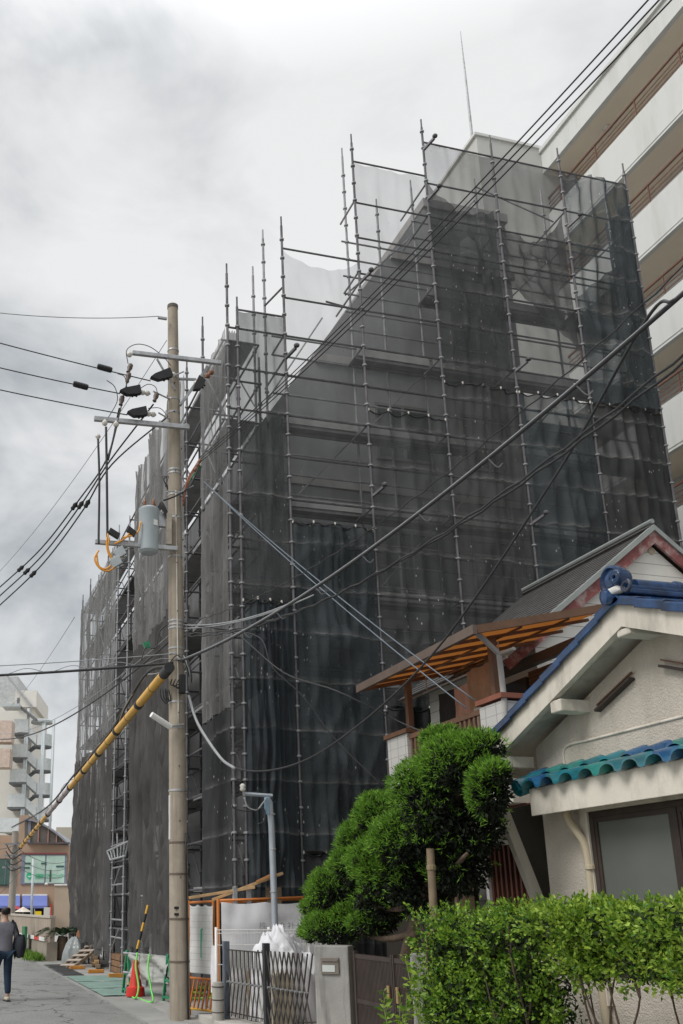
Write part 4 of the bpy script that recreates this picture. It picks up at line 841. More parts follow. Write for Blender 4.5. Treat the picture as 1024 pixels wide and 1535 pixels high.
# canopy: brown frame, amber translucent panels, sloping up to the house
m_, n_ = nt('amber_panel'); o2 = n_.nodes.new('ShaderNodeOutputMaterial'); t1 = node(n_, 'ShaderNodeBsdfTranslucent'); t1.inputs[0].default_value = (.52, .31, .14, 1); d1 = node(n_, 'ShaderNodeBsdfDiffuse'); d1.inputs[0].default_value = (.32, .20, .11, 1)
x1_ = n_.nodes.new('ShaderNodeMixShader'); x1_.inputs[0].default_value = .78; n_.links.new(d1.outputs[0], x1_.inputs[1]); n_.links.new(t1.outputs[0], x1_.inputs[2]); n_.links.new(x1_.outputs[0], o2.inputs[0]); amber = m_
AX0, AX1, AZ0, AZ1, AYa, AYb = 5.3, 7.1, 4.54, 4.95, 8.48, 11.36
def ap(x, y, dz=0): return Vector((x, y, AZ0 + (AZ1 - AZ0) * (x - AX0) / (AX1 - AX0) + dz))
MB().beam(ap(AX0, AYa - .03), ap(AX0, AYb + .03), .05, .10).build('canopy_gutter', mat('gutter_brown', (.13, .095, .075), .5, .15, 3), h2)
for y in (AYa, AYb): MB().beam(ap(AX0 + .028, y), ap(AX1, y), .05, .085).build('canopy_end_beam', brown if y == AYa else brown, h2)
for k in range(1, 6): MB().beam(ap(AX0 + .03, AYa + (AYb - AYa) * k / 6, -.03), ap(AX1, AYa + (AYb - AYa) * k / 6, -.022), .03, .035).build('canopy_rafter', brown, h2)
for k in range(1, 3): MB().beam(ap(AX0 + (AX1 - AX0) * k / 3, AYa + .03, -.05), ap(AX0 + (AX1 - AX0) * k / 3, AYb - .03, -.05), .022, .02).build('canopy_purlin', brown, h2)
MB().obox(ap((AX0 + AX1) / 2, (AYa + AYb) / 2, .012), (ap(AX1, AYa) - ap(AX0, AYa)) / 2 - Vector((.02, 0, 0)), Vector((0, (AYb - AYa) / 2 - .028, 0)), Vector((0, 0, .005))).build('canopy_panel', amber, h2)
for y in (8.95, 10.95): MB().box(BX + .05, BX + .12, y - .04, y + .04, 3.95, 4.60).build('canopy_post', brown, h2)
MB().tube([onX(711, 945, 5.4), onX(748, 980, 5.75), onX(756, 1050, 5.75), onX(757, 1075, 5.75)], .032, 10).build('rain_pipe', mat('rain_pipe', (.40, .38, .35), .5), h2, smooth=True, auto=50)
MB().tube([onX(748, 980, 5.75), onX(771, 972, 5.8)], .02, 8).build('pipe_branch', mat('rain_pipe', (.4,) * 3), h2)
# wall under the canopy: brown louvred shutter
sm = lines_mat('brown_shutter', (.15, .085, .045), (.05, .03, .02), 2, .055, .25, .6, .15)
MB().box(7.10, 7.148, 9.0, 10.2, 3.0, 4.6).build('shutter', sm, h2); MB().box(7.09, 7.148, 10.25, 11.3, 3.0, 4.55).build('sliding_door', glass_mat('door_glass', (.05, .05, .05)), h2)
MB().box(7.06, 7.148, 8.9, 9.0, 2.96, 4.7).build('door_post', brown, h2); MB().box(7.05, 7.15, 8.7, 11.4, 4.66, 4.78).build('fascia', mat('dark_fascia', (.12, .10, .085), .7), h2)
# ground floor under the balcony: pale wall, red strip, fascia, porch, latticed window
LX = 6.6
MB().box(LX, 7.14, 9.0, 10.75, 0, 2.775).build('porch_wall', plaster, h2)
MB().box(5.95, LX - .002, 8.75, 10.75, 2.56, 2.74).build('porch_fascia', plaster, h2); MB().box(5.9, LX - .003, 8.7, 10.8, 2.745, 2.779).build('porch_flashing', mat('red_strip', (.20, .06, .05), .6, .2, 5), h2)
lw = MB(); y0, y1, z0, z1 = 9.3, 10.62, 1.55, 2.45
for a_ in ((y0 - .05, y1 + .06, z1, z1 + .07), (y1, y1 + .06, z0 - .3, z1), (y0 - .05, y0, z0, z1), (y0 - .05, y1 + .06, z0 - .06, z0)): lw.box(LX - .06, LX - .002, *a_)
lwo = lw.build('window', whitep, h2); MB().box(LX - .02, LX - .004, y0, y1, z0, z1).build('pane', mat('dark_pane', (.03, .02, .018), .3), lwo)
for k in range(13): MB().box(LX - .05, LX - .021, y0 + .03 + k * .1, y0 + .065 + k * .1, z0 + .002, z1 - .002).build('lattice_bar', mat('lattice_red', (.12, .045, .03), .6, .2, 4), lwo)
MB().box(LX - .35, LX - .1, 10.9, 11.0, 0, 2.5).build('porch_post', wood2, h2); MB().box(LX - .5, LX - .01, 10.95, 12.6, 0, 2.6).build('porch_shade', mat('porch_dark', (.03, .025, .02), .9), h2)  # solid near-black block stands for the shade inside the porch
MB().box(LX - .6, LX - .4, 10.4, 11.2, 1.35, 1.55).build('porch_panel', mat('orange_brown', (.42, .10, .03), .6, .2, 3), h2)
# clothes and blinds hanging under the canopy
def cloth(x, y0, y1, z0, z1, m, lab, nm, cat, seed, grp=None):
    k = MB(); k.grid(lambda u, v: (x + .03 * math.sin(u * 14 + seed) * (1 - .4 * v) + .02 * mnoise.noise((u * 4, v * 4, seed)), y0 + (y1 - y0) * u, z0 + (z1 - z0) * v), 16, 10); return tag(k.build(nm, m, None, smooth=True, fix=False), lab, cat, grp)
cloth(6.0, 9.25, 9.85, 3.98, 4.45, mat('cloth_orange', (.30, .17, .10), .9, .2, 4), 'orange brown cloth hanging under the balcony canopy at its near end', 'hanging_cloth', 'laundry', 1, 'laundry on the balcony')
cloth(6.1, 9.95, 10.3, 3.75, 4.35, mat('cloth_pink', (.42, .24, .18), .9, .2, 4), 'dusty pink cloth hanging mid way along the balcony under the canopy', 'hanging_cloth', 'laundry', 2, 'laundry on the balcony')
cloth(6.2, 10.3, 10.85, 3.7, 4.4, mat('cloth_black', (.03, .03, .03), .9, .2, 4), 'black cloth hanging beside the far balcony post under the canopy', 'hanging_cloth', 'laundry', 3, 'laundry on the balcony')
pl_ = thing('laundry_pole', 'thin pale pole for washing hung under the brown balcony canopy', 'pole', (6.05, 10, 4.46)); MB().tube([(6.05, 9.05, 4.44), (6.05, 11.0, 4.44)], .014, 8).build('rod', galv, pl_)
for y in (9.2, 10.9): MB().tube([(6.05, y, 4.44), (6.05, y, 4.66)], .008, 6).build('hanger', galv, pl_)

# both houses were measured for a plot line 0.7 m nearer the street: set them back (and up in size) to where the tree stands clear of them
HSC = 1.14
for o_ in [h, h2] + [x for x in COL.objects if x.name.split('.')[0] in ('hanging_cloth', 'laundry_pole') and x.parent is None]:
    o_.location = CAM + (o_.location - CAM) * HSC; o_.scale = (HSC,) * 3

# ------------------------------------------------------------------ clipped garden tree
t_ = thing('garden_tree', 'cloud pruned dark green conifer leaning over the gate beside a stake', 'tree', tuple(onX(640, 1600, 5.4).xy) + (0,))
TYr = 10.2
pads = [((690, 1150), .50, .40, 0), ((722, 1128), .30, .26, .1), ((640, 1185), .42, .36, -.15), ((735, 1185), .26, .36, .0), ((700, 1235), .50, .48, .25), ((655, 1245), .42, .40, -.05),
        ((575, 1225), .34, .27, -.1), ((608, 1262), .42, .34, -.25), ((545, 1262), .30, .25, .0), ((535, 1300), .32, .24, -.15), ((590, 1310), .42, .34, -.1), ((505, 1335), .34, .25, -.1),
        ((630, 1320), .46, .44, .1), ((690, 1300), .40, .36, .25), ((478, 1362), .20, .15, -.1), ((500, 1392), .36, .19, -.2), ((470, 1400), .16, .10, -.2), ((560, 1385), .30, .15, .1), ((575, 1350), .36, .27, .1), ((530, 1375), .26, .16, .0), ((650, 1215), .40, .40, -.2), ((570, 1290), .36, .28, -.25), ((745, 1160), .18, .14, -.05), ((560, 1205), .16, .12, -.15), ((665, 1108), .26, .15, .0)]
tuftc, tuftd, tufts, tuftw, corec, cored = [], [], [], [], [], []
DARKP = {(700, 1235), (655, 1245), (690, 1300), (630, 1320), (650, 1215), (575, 1350)}     # hollow heart of the crown, thinned to the dark core to deepen its shade
for (px, rx, rzv, dy) in pads:
    c = onX(px[0], px[1], 5.3 + dy * .8); ds = (c - CAM).dot(v_d) / 10.6; rx *= ds * .97; rzv *= ds * .96; c = np.array(c); nn = int(900 * (rx * rzv) / .16) + 120; P_ = ico_pts(nn)
    nz = np.array([1 + .22 * mnoise.noise(Vector(q) * 3.2 + Vector(c) * 2) + .10 * mnoise.noise(Vector(q) * 8 + Vector(c)) for q in P_])
    pos = c + P_ * np.array([rx, rx * .95, rzv]) * nz[:, None]; nrm = P_ / np.array([rx, rx, rzv]); nrm /= np.linalg.norm(nrm, axis=1, keepdims=True)
    side_ = nrm @ np.array(v_r); keep = RNG.random(nn) < np.clip(.20 + .95 * nrm[:, 2] - .8 * side_ + .3 * RNG.normal(size=nn) * .5, .06, 1) * (.16 if px in DARKP else 1)      # tufts thinned below and rightward so the dark core reads as shade
    pos, nrm = pos[keep], nrm[keep]
    for _ in range(9):
        d = nrm * .8 + np.array([0, 0, .35]) + RNG.normal(size=nrm.shape) * .5
        tuftc.append(pos + RNG.normal(size=pos.shape) * .016 - nrm * .02); tuftd.append(d); tufts.append(RNG.uniform(.035, .075, len(pos))); tuftw.append(RNG.uniform(.0035, .006, len(pos)))
    nc = int(2600 * rx * rzv / .16) + 60; rr = RNG.random((nc, 1)) ** .4 * .86; V_ = RNG.normal(size=(nc, 3)); V_ /= np.linalg.norm(V_, axis=1, keepdims=True)
    corec.append(c + V_ * rr * np.array([rx, rx * .9, rzv])); cored.append(V_ + RNG.normal(size=V_.shape) * .8)
cat_ = lambda L: np.concatenate(L)
needle = leaf_mat('conifer_needles', (.045, .14, .013), (.25, .46, .045), .3, .6); inner_ = leaf_mat('conifer_inner_shade', (.008, .012, .007), (.018, .026, .012), .1, .8)  # near-black inner colour stands in for shade inside the crown
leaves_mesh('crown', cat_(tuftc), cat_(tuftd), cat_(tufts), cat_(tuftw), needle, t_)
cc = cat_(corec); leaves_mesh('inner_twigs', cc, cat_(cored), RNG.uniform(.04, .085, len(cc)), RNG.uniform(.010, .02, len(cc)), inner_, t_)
MB().tube(spline([onX(600, 1560, 5.5), onX(610, 1440, 5.5), onX(640, 1340, 5.45), onX(668, 1260, 5.4), onX(690, 1180, 5.3)], 6), [.11 - .0028 * i for i in range(25)], 10).build('trunk', bark, t_, smooth=True)
for a_, b_ in (((640, 1340), (560, 1360)), ((625, 1400), (520, 1390)), ((668, 1260), (600, 1250)), ((655, 1300), (700, 1280))): MB().tube(spline([onX(*a_, 5.45), onX((a_[0] + b_[0]) / 2, (a_[1] + b_[1]) / 2 + 12, 5.4), onX(*b_, 5.3)], 5), [.05 - .003 * i for i in range(11)], 8).build('branch', bark, t_, smooth=True)
st = thing('tree_stake', 'weathered round timber stake propping the clipped garden tree', 'stake', tuple(onX(650, 1600, 5.05).xy) + (0,))
sx = onX(649, 1345, 5.05)
MB().tube([(sx.x, sx.y, 0), sx, onX(645, 1272, 5.05)], .042, 10).build('post', wood2, st, smooth=True, auto=50)
q = onX(647, 1305, 5.05); MB().lathe((q.x, q.y, q.z), [(.043, 0), (.05, .01), (.05, .05), (.043, .06)], n=10).build('rope_binding', mat('rope', (.25, .2, .12), .9), st)

# ------------------------------------------------------------------ hedge shrubs along the plot line
def shrub(name, label, boxes, seed, count, leafm, size=(.030, .050), group='hedge shrubs', stems=(), fill=.5):
    """boxes: (centre, half extents) blocks of clipped foliage; leaves gather on twigs near the skin"""
    c0 = boxes[0][0]; o = thing(name, label, 'hedge', (c0[0], c0[1], 0), group); P_, D_ = [], []
    tot = sum(b_[1][0] * b_[1][2] + b_[1][1] * b_[1][2] for b_ in boxes)
    for c, e in boxes:
        nn = int(count * (e[0] * e[2] + e[1] * e[2]) / tot); tw = nn // 9
        q = RNG.normal(size=(tw, 3)); q /= np.max(np.abs(q), axis=1, keepdims=True) ** .75 * np.linalg.norm(q, axis=1, keepdims=True) ** .25
        q *= (RNG.random((tw, 1)) ** .35); nz = np.array([mnoise.noise(Vector(x) * 2.6 + Vector((seed, seed * 2, 0))) for x in q])
        q = q * (1 + .22 * nz[:, None]); gap = np.array([mnoise.noise(Vector(x * np.array(e)) * 5 + Vector((seed, 1, 5))) for x in q]); q = q[gap > -.28]
        base = np.array(c) + q * np.array(e); dr = q * .7 + np.array([0, 0, .55]) + RNG.normal(size=q.shape) * .45; dr /= np.linalg.norm(dr, axis=1, keepdims=True)
        for k in range(9):
            t = (k + 1) / 9; P_.append(base + dr * (.10 * t) + RNG.normal(size=q.shape) * .012); s = RNG.normal(size=q.shape); D_.append(dr * (.45 + .3 * t) + s / np.linalg.norm(s, axis=1, keepdims=True) * .75 * (1.1 - .5 * t))
    P_, D_ = np.concatenate(P_), np.concatenate(D_); n_ = len(P_)
    I_, J_ = [], []
    for c, e in boxes:
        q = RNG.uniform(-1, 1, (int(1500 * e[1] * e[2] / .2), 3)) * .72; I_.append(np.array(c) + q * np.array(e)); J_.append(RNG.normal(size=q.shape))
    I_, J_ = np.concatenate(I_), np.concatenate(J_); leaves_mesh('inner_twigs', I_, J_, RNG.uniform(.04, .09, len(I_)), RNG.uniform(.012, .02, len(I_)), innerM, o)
    leaves_mesh('foliage', P_, D_, RNG.uniform(*size, n_), RNG.uniform(.009, .0145, n_), leafm, o, fold=.35)
    for pts in stems: MB().tube(spline(pts, 5), [.011 * (1 - .5 * i / (5 * (len(pts) - 1))) for i in range(5 * (len(pts) - 1) + 1)], 7).build('stem', mat('shrub_stem', (.07, .05, .035), .9, .25, 10), o, smooth=True)
    return o
leafA = leaf_mat('hedge_leaf', (.03, .12, .012), (.33, .50, .055), .35, .35); leafB = leaf_mat('hedge_leaf_yellow', (.06, .17, .015), (.40, .54, .07), .35, .35); leafD = leaf_mat('hedge_leaf_deep', (.02, .065, .012), (.07, .17, .025), .3, .4)
innerM = leaf_mat('shrub_inner_shade', (.012, .022, .008), (.03, .05, .015), .1, .8)  # very dark inner leaves paint in the shade within the hedge
HXX = 4.92
def stemset(y0, y1, n_, seed, z1=1.6):
    r_ = random.Random(seed); L = []
    for k in range(n_):
        y = y0 + (y1 - y0) * (k + .5) / n_; x = HXX + r_.uniform(-.12, .12)
        tx_, ty_ = r_.uniform(-.22, .22), r_.uniform(-.38, .38); q_ = [(x + tx_ * t * t + r_.uniform(-.05, .05), y + ty_ * t * t + r_.uniform(-.07, .07), z1 * t) for t in (0, .25, .5, .75, 1)]; L.append(q_)
        m_ = q_[2]; L.append([m_, (m_[0] - tx_ * .5, m_[1] - ty_ * .4, m_[2] + .25), (m_[0] - tx_ * .9, m_[1] - ty_ * .9, z1)]); m_ = q_[3]; L.append([m_, (m_[0] + .05, m_[1] + .12, m_[2] + .16), (m_[0] + .05, m_[1] + .22, z1)])
    return L
shrub('hedge_shrub', 'dense clipped hedge shrub beside the gate with dark gaps in its face', [((HXX, 8.45, 1.40), (.30, .72, .30)), ((HXX, 7.5, 1.52), (.30, .5, .19)), ((HXX, 8.6, .85), (.30, .55, .40)), ((HXX + .04, 7.75, 1.05), (.22, .45, .25)), ((HXX + .1, 7.9, .6), (.2, .6, .3))], 3, 24000, leafA, stems=stemset(7.3, 9.0, 6, 4))
shrub('hedge_shrub', 'looser yellow green hedge shrub with bare stems showing below', [((HXX, 6.6, 1.61), (.28, .55, .13)), ((HXX + .05, 6.75, 1.33), (.18, .3, .13))], 8, 9000, leafB, stems=stemset(6.2, 7.0, 3, 9, 1.5))
shrub('hedge_shrub', 'leafy hedge shrub running out of the picture under the frosted window', [((HXX, 5.6, 1.62), (.28, .55, .13)), ((HXX, 5.45, 1.33), (.24, .28, .16)), ((HXX + .05, 6.05, 1.36), (.2, .28, .16)), ((HXX, 4.9, 1.51), (.3, .4, .27))], 13, 12000, leafB, stems=stemset(4.9, 6.0, 4, 15, 1.5))
shrub('hedge_shrub', 'deep green shrub in shade between the hedge and the second gate post', [((5.35, 9.3, 1.0), (.35, .5, .55)), ((5.4, 8.3, .9), (.3, .7, .5))], 21, 4500, leafD, stems=stemset(8.9, 9.3, 2, 6))
def sprig(loc, hgt, seed, label, n_=90):
    o = thing('young_plant', label, 'plant', loc, 'young plants before the gate'); r_ = random.Random(seed); L = Vector(loc); P_, D_ = [], []
    for k in range(5):
        tip = L + Vector((r_.uniform(-.16, .16), r_.uniform(-.16, .16), hgt * r_.uniform(.75, 1))); pts = [L, L.lerp(tip, .5) + Vector((r_.uniform(-.04, .04), 0, 0)), tip]
        MB().tube(pts, [.008, .006, .003], 6).build('stem', mat('green_stem', (.14, .2, .05), .7), o, smooth=True)
        for j in range(n_ // 5): t = r_.uniform(.55, 1.02); p_ = L.lerp(tip, t); P_.append(tuple(p_)); a_ = r_.uniform(0, 6.28); D_.append((math.cos(a_), math.sin(a_), r_.uniform(.1, .8)))
    leaves_mesh('foliage', np.array(P_), np.array(D_), RNG.uniform(.06, .11, len(P_)), RNG.uniform(.014, .022, len(P_)), leafB, o); return o
sprig(tuple(onY(600, 1600, 9.0).xy) + (0,), 1.02, 2, 'small bright green plant growing low in front of the brown gate', 110)
sprig(tuple(onY(638, 1600, 8.8).xy) + (0,), 1.28, 5, 'taller bright green seedling standing before the second gate post', 110)

# ------------------------------------------------------------------ gate, posts, folding gate
def rotz(p, c, a): q = Vector(p) - Vector(c); return Vector(c) + Matrix.Rotation(a, 3, 'Z') @ q
gp0 = onX(500, 1415, 4.95)
gpo = thing('gate_post', 'thick concrete gate post with a grey letter plate, under the tree', 'gate post', (gp0.x, gp0.y, 0)); gpo.rotation_euler.z = R(-38)
def loc(o, mb, name, m, **k):
    """build in the local frame of a rotated thing"""
    l = o.location.copy(); mb.v = [(p[0] + l.x, p[1] + l.y, p[2] + l.z) for p in mb.v]; return mb.build(name, m, o, **k)
conc2 = mat('post_concrete', (.33, .32, .30), .95, .16, 3, bump=.35, bsc=70, dirt=(.13, .125, .115), dsc=2.4, dscale=(3, 3, .4), damt=.85)
loc(gpo, MB().box(-.22, .22, -.14, .14, 0, 1.27), 'post', conc2, bevel=.015)
lp_ = loc(gpo, MB().box(-.13, .10, -.165, -.141, .93, 1.13), 'letter_plate', mat('plate_bronze', (.19, .165, .14), .5, .15, 5), bevel=.006)
loc(gpo, MB().box(-.11, .05, -.171, -.166, .96, 1.04), 'name_card', mat('card', (.55, .58, .55), .5, .05), ); loc(gpo, MB().box(-.115, .085, -.178, -.166, 1.085, 1.10), 'flap_rim', mat('plate_bronze', (.19,) * 3), )
g2p = onX(640, 1425, 5.05)
gp2 = thing('gate_post', 'concrete gate post with a pale bell plate, half hidden by the hedge', 'gate post', (g2p.x, g2p.y, 0)); gp2.rotation_euler.z = R(-30)
loc(gp2, MB().box(-.17, .30, -.14, .14, 0, 1.27), 'post', conc2, bevel=.015); loc(gp2, MB().box(.02, .10, -.155, -.141, .95, 1.13), 'bell_plate', whitep, bevel=.004)
ga, gb = onX(531, 1430, 5.05), onX(622, 1430, 5.05)
gt2 = thing('double_gate', 'dark brown slatted double gate with brass handles between concrete posts', 'gate', (ga.x, ga.y, 0))
gd_ = (gb - ga); gd_.z = 0; L_ = gd_.length; gd_.normalize(); gn = Vector((-gd_.y, gd_.x, 0))
for t0, t1 in ((.02, .66), (.68, .98)):
    lf = MB(); a_ = ga + gd_ * L_ * t0; b_ = ga + gd_ * L_ * t1; a_.z = b_.z = 0
    for z in (.12, .65, 1.16): lf.beam(a_ + Vector((0, 0, z)), b_ + Vector((0, 0, z)), .03, .05)
    for e_ in (a_, b_): lf.beam(e_ + Vector((0, 0, .08)), e_ + Vector((0, 0, 1.22)), .045, .045, (1, 0, 0))
    k = 1; W_ = (b_ - a_).length
    while .035 * k < W_ - .03: c = a_ + gd_ * (.035 * k); lf.beam(c + Vector((0, 0, .10)), c + Vector((0, 0, 1.19)), .022, .018, tuple(gn)); k += 1
    lo_ = lf.build('gate_leaf', dkbrown, gt2)
    hx = (b_ - gd_ * .09) if t0 < .5 else (a_ + gd_ * .10); s_ = -gn if (-gn).dot(CAM - hx) > 0 else gn
    MB().obox(hx + s_ * .03 + Vector((0, 0, .80)), gd_ * .025, s_ * .012, Vector((0, 0, .085))).build('handle', mat('brass', (.42, .30, .14), .4, .2, 5, metal=.5), lo_, bevel=.005)
for z in (.55, .85, 1.08): MB().tube([ga + gd_ * .01 + Vector((0, 0, z - ga.z)), ga + gd_ * .01 + Vector((0, 0, z + .1 - ga.z))], .02, 8).build('hinge', galv, gt2)
# folding accordion gate from the kerb end to the gate post
fg = thing('folding_gate', 'grey and black expanding lattice gate pulled across the plot entrance', 'gate', tuple(onZ(340, 1527, .15).xy) + (.15,))
fa = onZ(340, 1527, .15); fb = onX(464, 1446, 4.75); fb.z = .15; fd = (fb - fa).normalized(); FL = (fb - fa).length
def fpnt(t, z, off=0): return fa + fd * (FL * t) + Vector((.02 * off, 0, z))
MB().box(fa.x - .045, fa.x + .045, fa.y - .045, fa.y + .045, .15, 1.24).build('end_post', mat('gate_bluegrey', (.12, .14, .17), .5, .15, 4, metal=.3), fg, bevel=.006)
m0 = fpnt(.52, 0); MB().box(m0.x - .045, m0.x + .045, m0.y - .045, m0.y + .045, .15, 1.25).build('middle_post', mat('gate_black', (.03, .03, .034), .5), fg, bevel=.006)
pale = mat('gate_silver', (.42, .42, .40), .45, .2, 4, metal=.4); dark_ = mat('gate_dark', (.07, .06, .055), .5, .2, 4, metal=.3)
ng = 19
for k in range(ng):
    t = .03 + .93 * k / (ng - 1); m_ = pale if k % 2 == 0 and k < 9 else dark_; st_ = .05 if k < 9 else .075
    for s_ in (1, -1):
        pts = [fpnt(t + st_ * s_, .05, s_), fpnt(t + st_ * .5 * s_, .30, s_), fpnt(t, .52, s_), fpnt(t + st_ * .45 * s_, .76, s_), fpnt(t + st_ * .5 * s_, .98, s_)] if k < 9 else [fpnt(t - st_ * s_, .05, s_), fpnt(t, .52, s_), fpnt(t + st_ * s_ * .8, 1.0, s_)]
        MB().tube(pts, .011, 6).build('lattice_bar', pale if s_ > 0 and k < 12 else dark_, fg, smooth=True, auto=50)
    c = fpnt(t, .52); MB().lathe(c - Vector((.03, 0, 0)), [(.016, 0), (.016, .06)], (1, 0, 0), 8).build('pivot', galv, fg)
for z in (.10, .97):
    MB().tube([fpnt(.02, z), fpnt(.5, z)], .009, 6).build('guide_rail', dark_, fg)
bo = onZ(327, 1529, .15); bp = thing('bollard', 'stubby stained concrete post left of the folding gate', 'bollard', (bo.x, bo.y, .15))
MB().lathe((bo.x, bo.y, .13), [(.088, 0), (.086, .50), (.07, .54)], n=18).build('post', concrete, bp, smooth=True, auto=40)
for z in (.25, .42, .6): MB().lathe((bo.x, bo.y, z), [(.088, 0), (.092, .004), (.092, .012), (.088, .016)], n=18).build('wire_band', dark_, bp)
# orange framed site fence with white sheets
YFc = 14.78
of = thing('site_fence', 'orange tube site fence hung with white sheets in front of the scaffold', 'fence', (5.4, YFc, 0))
fpx = [onY(x, 1350, YFc).x for x in (313, 327, 455)]
zt_ = onY(327, 1350, YFc).z
for x in (fpx[1], fpx[2]): MB().tube([(x, YFc, 0), (x, YFc, zt_ + .03)], .026, 10).build('post', orange, of, smooth=True, auto=40)
MB().tube([(fpx[1], YFc, zt_), (fpx[2], YFc, zt_ + .05)], .022, 8).build('top_rail', orange, of, smooth=True); MB().tube([(fpx[1], YFc + .05, zt_ - .04), (fpx[2], YFc + .05, zt_ + .02)], .016, 8).build('top_rail', orange, of, smooth=True)
def wsheet(p0, p1, z0, z1, m, par, nm, seed, out, amp=.03, hole=None):
    p0, p1, out = Vector(p0), Vector(p1), Vector(out); k = MB()
    def fn(u, v):
        d = amp * (abs(math.sin(6 * (u * .8 + v * .6) + seed)) ** 3 + .8 * mnoise.noise((u * 4, v * 3, seed)) + .5 * mnoise.noise((u * 10, v * 8, seed)))
        return p0.lerp(p1, u) + out * d + Vector((0, 0, z0 + (z1 - z0) * v - .03 * abs(math.sin(u * 9)) * v))
    k.grid(fn, 40, 28); return k.build(nm, m, par, smooth=True, fix=False)
wsheet((fpx[1] + .04, YFc - .03, 0), (fpx[2] + .6, YFc - .03, 0), .12, zt_ - .02, sheetw, of, 'sheet', 3, (0, -1, 0), .05)
def text_mesh(body, size, name, m, parent, origin, xdir, ydir, ext=.003):
    cu = bpy.data.curves.new('t', 'FONT'); cu.body = body; cu.size = size; cu.extrude = ext; t = bpy.data.objects.new('t', cu); COL.objects.link(t); bpy.context.view_layer.update()
    me = bpy.data.meshes.new_from_object(t.evaluated_get(bpy.context.evaluated_depsgraph_get())); bpy.data.objects.remove(t)
    me.materials.clear(); me.materials.append(m); x = Vector(xdir).normalized(); y = Vector(ydir).normalized(); zz = x.cross(y); off = Vector(origin) - (parent.location if parent else Vector())
    q = parent.parent if parent else None
    while q is not None: off -= q.location; q = q.parent
    for v in me.vertices: v.co = off + x * v.co.x + y * v.co.y + zz * v.co.z
    o = bpy.data.objects.new(name, me); COL.objects.link(o); o.parent = parent; return o
for ch, x_ in (('株', 388), ('会', 417), ('社', 431)):
    text_mesh(ch, .13, 'character', mat('faded_grey_ink', (.30, .30, .31), .8), of, onY(x_, 1393, YFc - .14), (1, 0, 0), (0, 0, 1), .001)
# left leaf of the same fence, turned to the street, with its orange slatted foot
of2 = thing('site_fence', 'narrow orange framed fence leaf with paper sheet and slatted orange base by the pole', 'fence', (4.35, 15.5, 0))
lx = [onY(284, 1355, 15.9), onY(320, 1352, 15.35)]
for q in lx: MB().tube([(q.x, q.y, 0), (q.x, q.y, 1.84)], .027, 10).build('post', orange, of2, smooth=True, auto=40)
MB().tube([(lx[0].x, lx[0].y, 1.80), (lx[1].x, lx[1].y, 1.82)], .022, 8).build('top_rail', orange, of2, smooth=True)
for z in (.15, .62): MB().tube([(lx[0].x, lx[0].y, z), (lx[1].x, lx[1].y, z)], .02, 8).build('lower_rail', orange if z > .5 else yellow, of2, smooth=True)
for k in range(6):
    t0 = k / 6; a_ = lx[0].lerp(lx[1], t0); b_ = lx[0].lerp(lx[1], min(1, t0 + .22)); MB().beam((a_.x, a_.y, .16), (b_.x, b_.y, .61), .02, .05, (0, 1, 0)).build('slat', orange, of2)
wsheet((lx[0].x, lx[0].y - .03, 0), (lx[1].x - .02, lx[1].y - .03, 0), .70, 1.77, lines_mat('paper_sheet', (.62, .62, .60), (.50, .50, .49), 2, .10, .10, .8, .04), of2, 'sheet', 7, (-.5, -.8, 0), .02)
a_ = lx[0].lerp(lx[1], .45); gfr = MB()
for q0, q1 in (((0, 0, .95), (0, 0, 1.38)), ((.20, -.20, .95), (.20, -.20, 1.38)), ((0, 0, .95), (.20, -.20, .95)), ((0, 0, 1.38), (.20, -.20, 1.38))): gfr.beam((a_.x + q0[0], a_.y - .07 + q0[1], q0[2]), (a_.x + q1[0], a_.y - .07 + q1[1], q1[2]), .02, .03)
gfr.build('green_border', mat('mint_green', (.10, .48, .28), .6), of2)
bq = onZ(308, 1528); tag(MB().lathe((bq.x, bq.y, .0), [(.17, 0), (.175, .02), (.175, .07), (.15, .085), (.03, .09)], n=20).build('fence_weight', mat('weight_grey', (.32, .35, .35), .7, .1, 3), None, smooth=True, auto=40), 'round grey weight at the foot of the orange fence leaf', 'fence weight')
for k in range(3):
    q = onZ(296 + 9 * k, 1500 - 6 * k); pts = [(q.x + .28 * math.cos(a_ * .6) + .02 * a_, q.y + .5 * math.sin(a_ * .6), .07 + .02 * math.sin(a_) + .03 * k) for a_ in range(14)]
    tag(MB().tube(spline(pts, 3), .022, 6).build('hose', ltgreen, None, smooth=True), ('coil of bright green hose nearest the round fence weight', 'coil of bright green hose between two others behind the fence leaf', 'coil of bright green hose furthest back behind the fence leaf')[k], 'hose', 'green hose coils')
# white wire mesh fence behind the folding gate
mf = thing('mesh_fence', 'white welded wire fence panel behind the folding gate', 'fence', (5.0, 14.5, 0)); YM = 14.5
mx0, mx1 = onY(324, 1400, YM).x, onY(462, 1400, YM).x; zm = onY(324, 1394, YM).z
for x in (mx0, (mx0 + mx1) / 2 + .1, mx1): MB().tube([(x, YM, 0), (x, YM, zm + .04)], .022, 8).build('post', whitep, mf, smooth=True)
wm = MB()
for z in (zm, zm - .05, zm - .22, zm - .5, zm - .8): wm.tube([(mx0, YM - .02, z), (mx1, YM - .02, z)], .007, 5)
k = 0
while mx0 + .05 * k < mx1: wm.tube([(mx0 + .05 * k, YM - .025, .15), (mx0 + .05 * k, YM - .025, zm)], .0035, 4); k += 1
wm.build('wire_panel', whitep, mf)
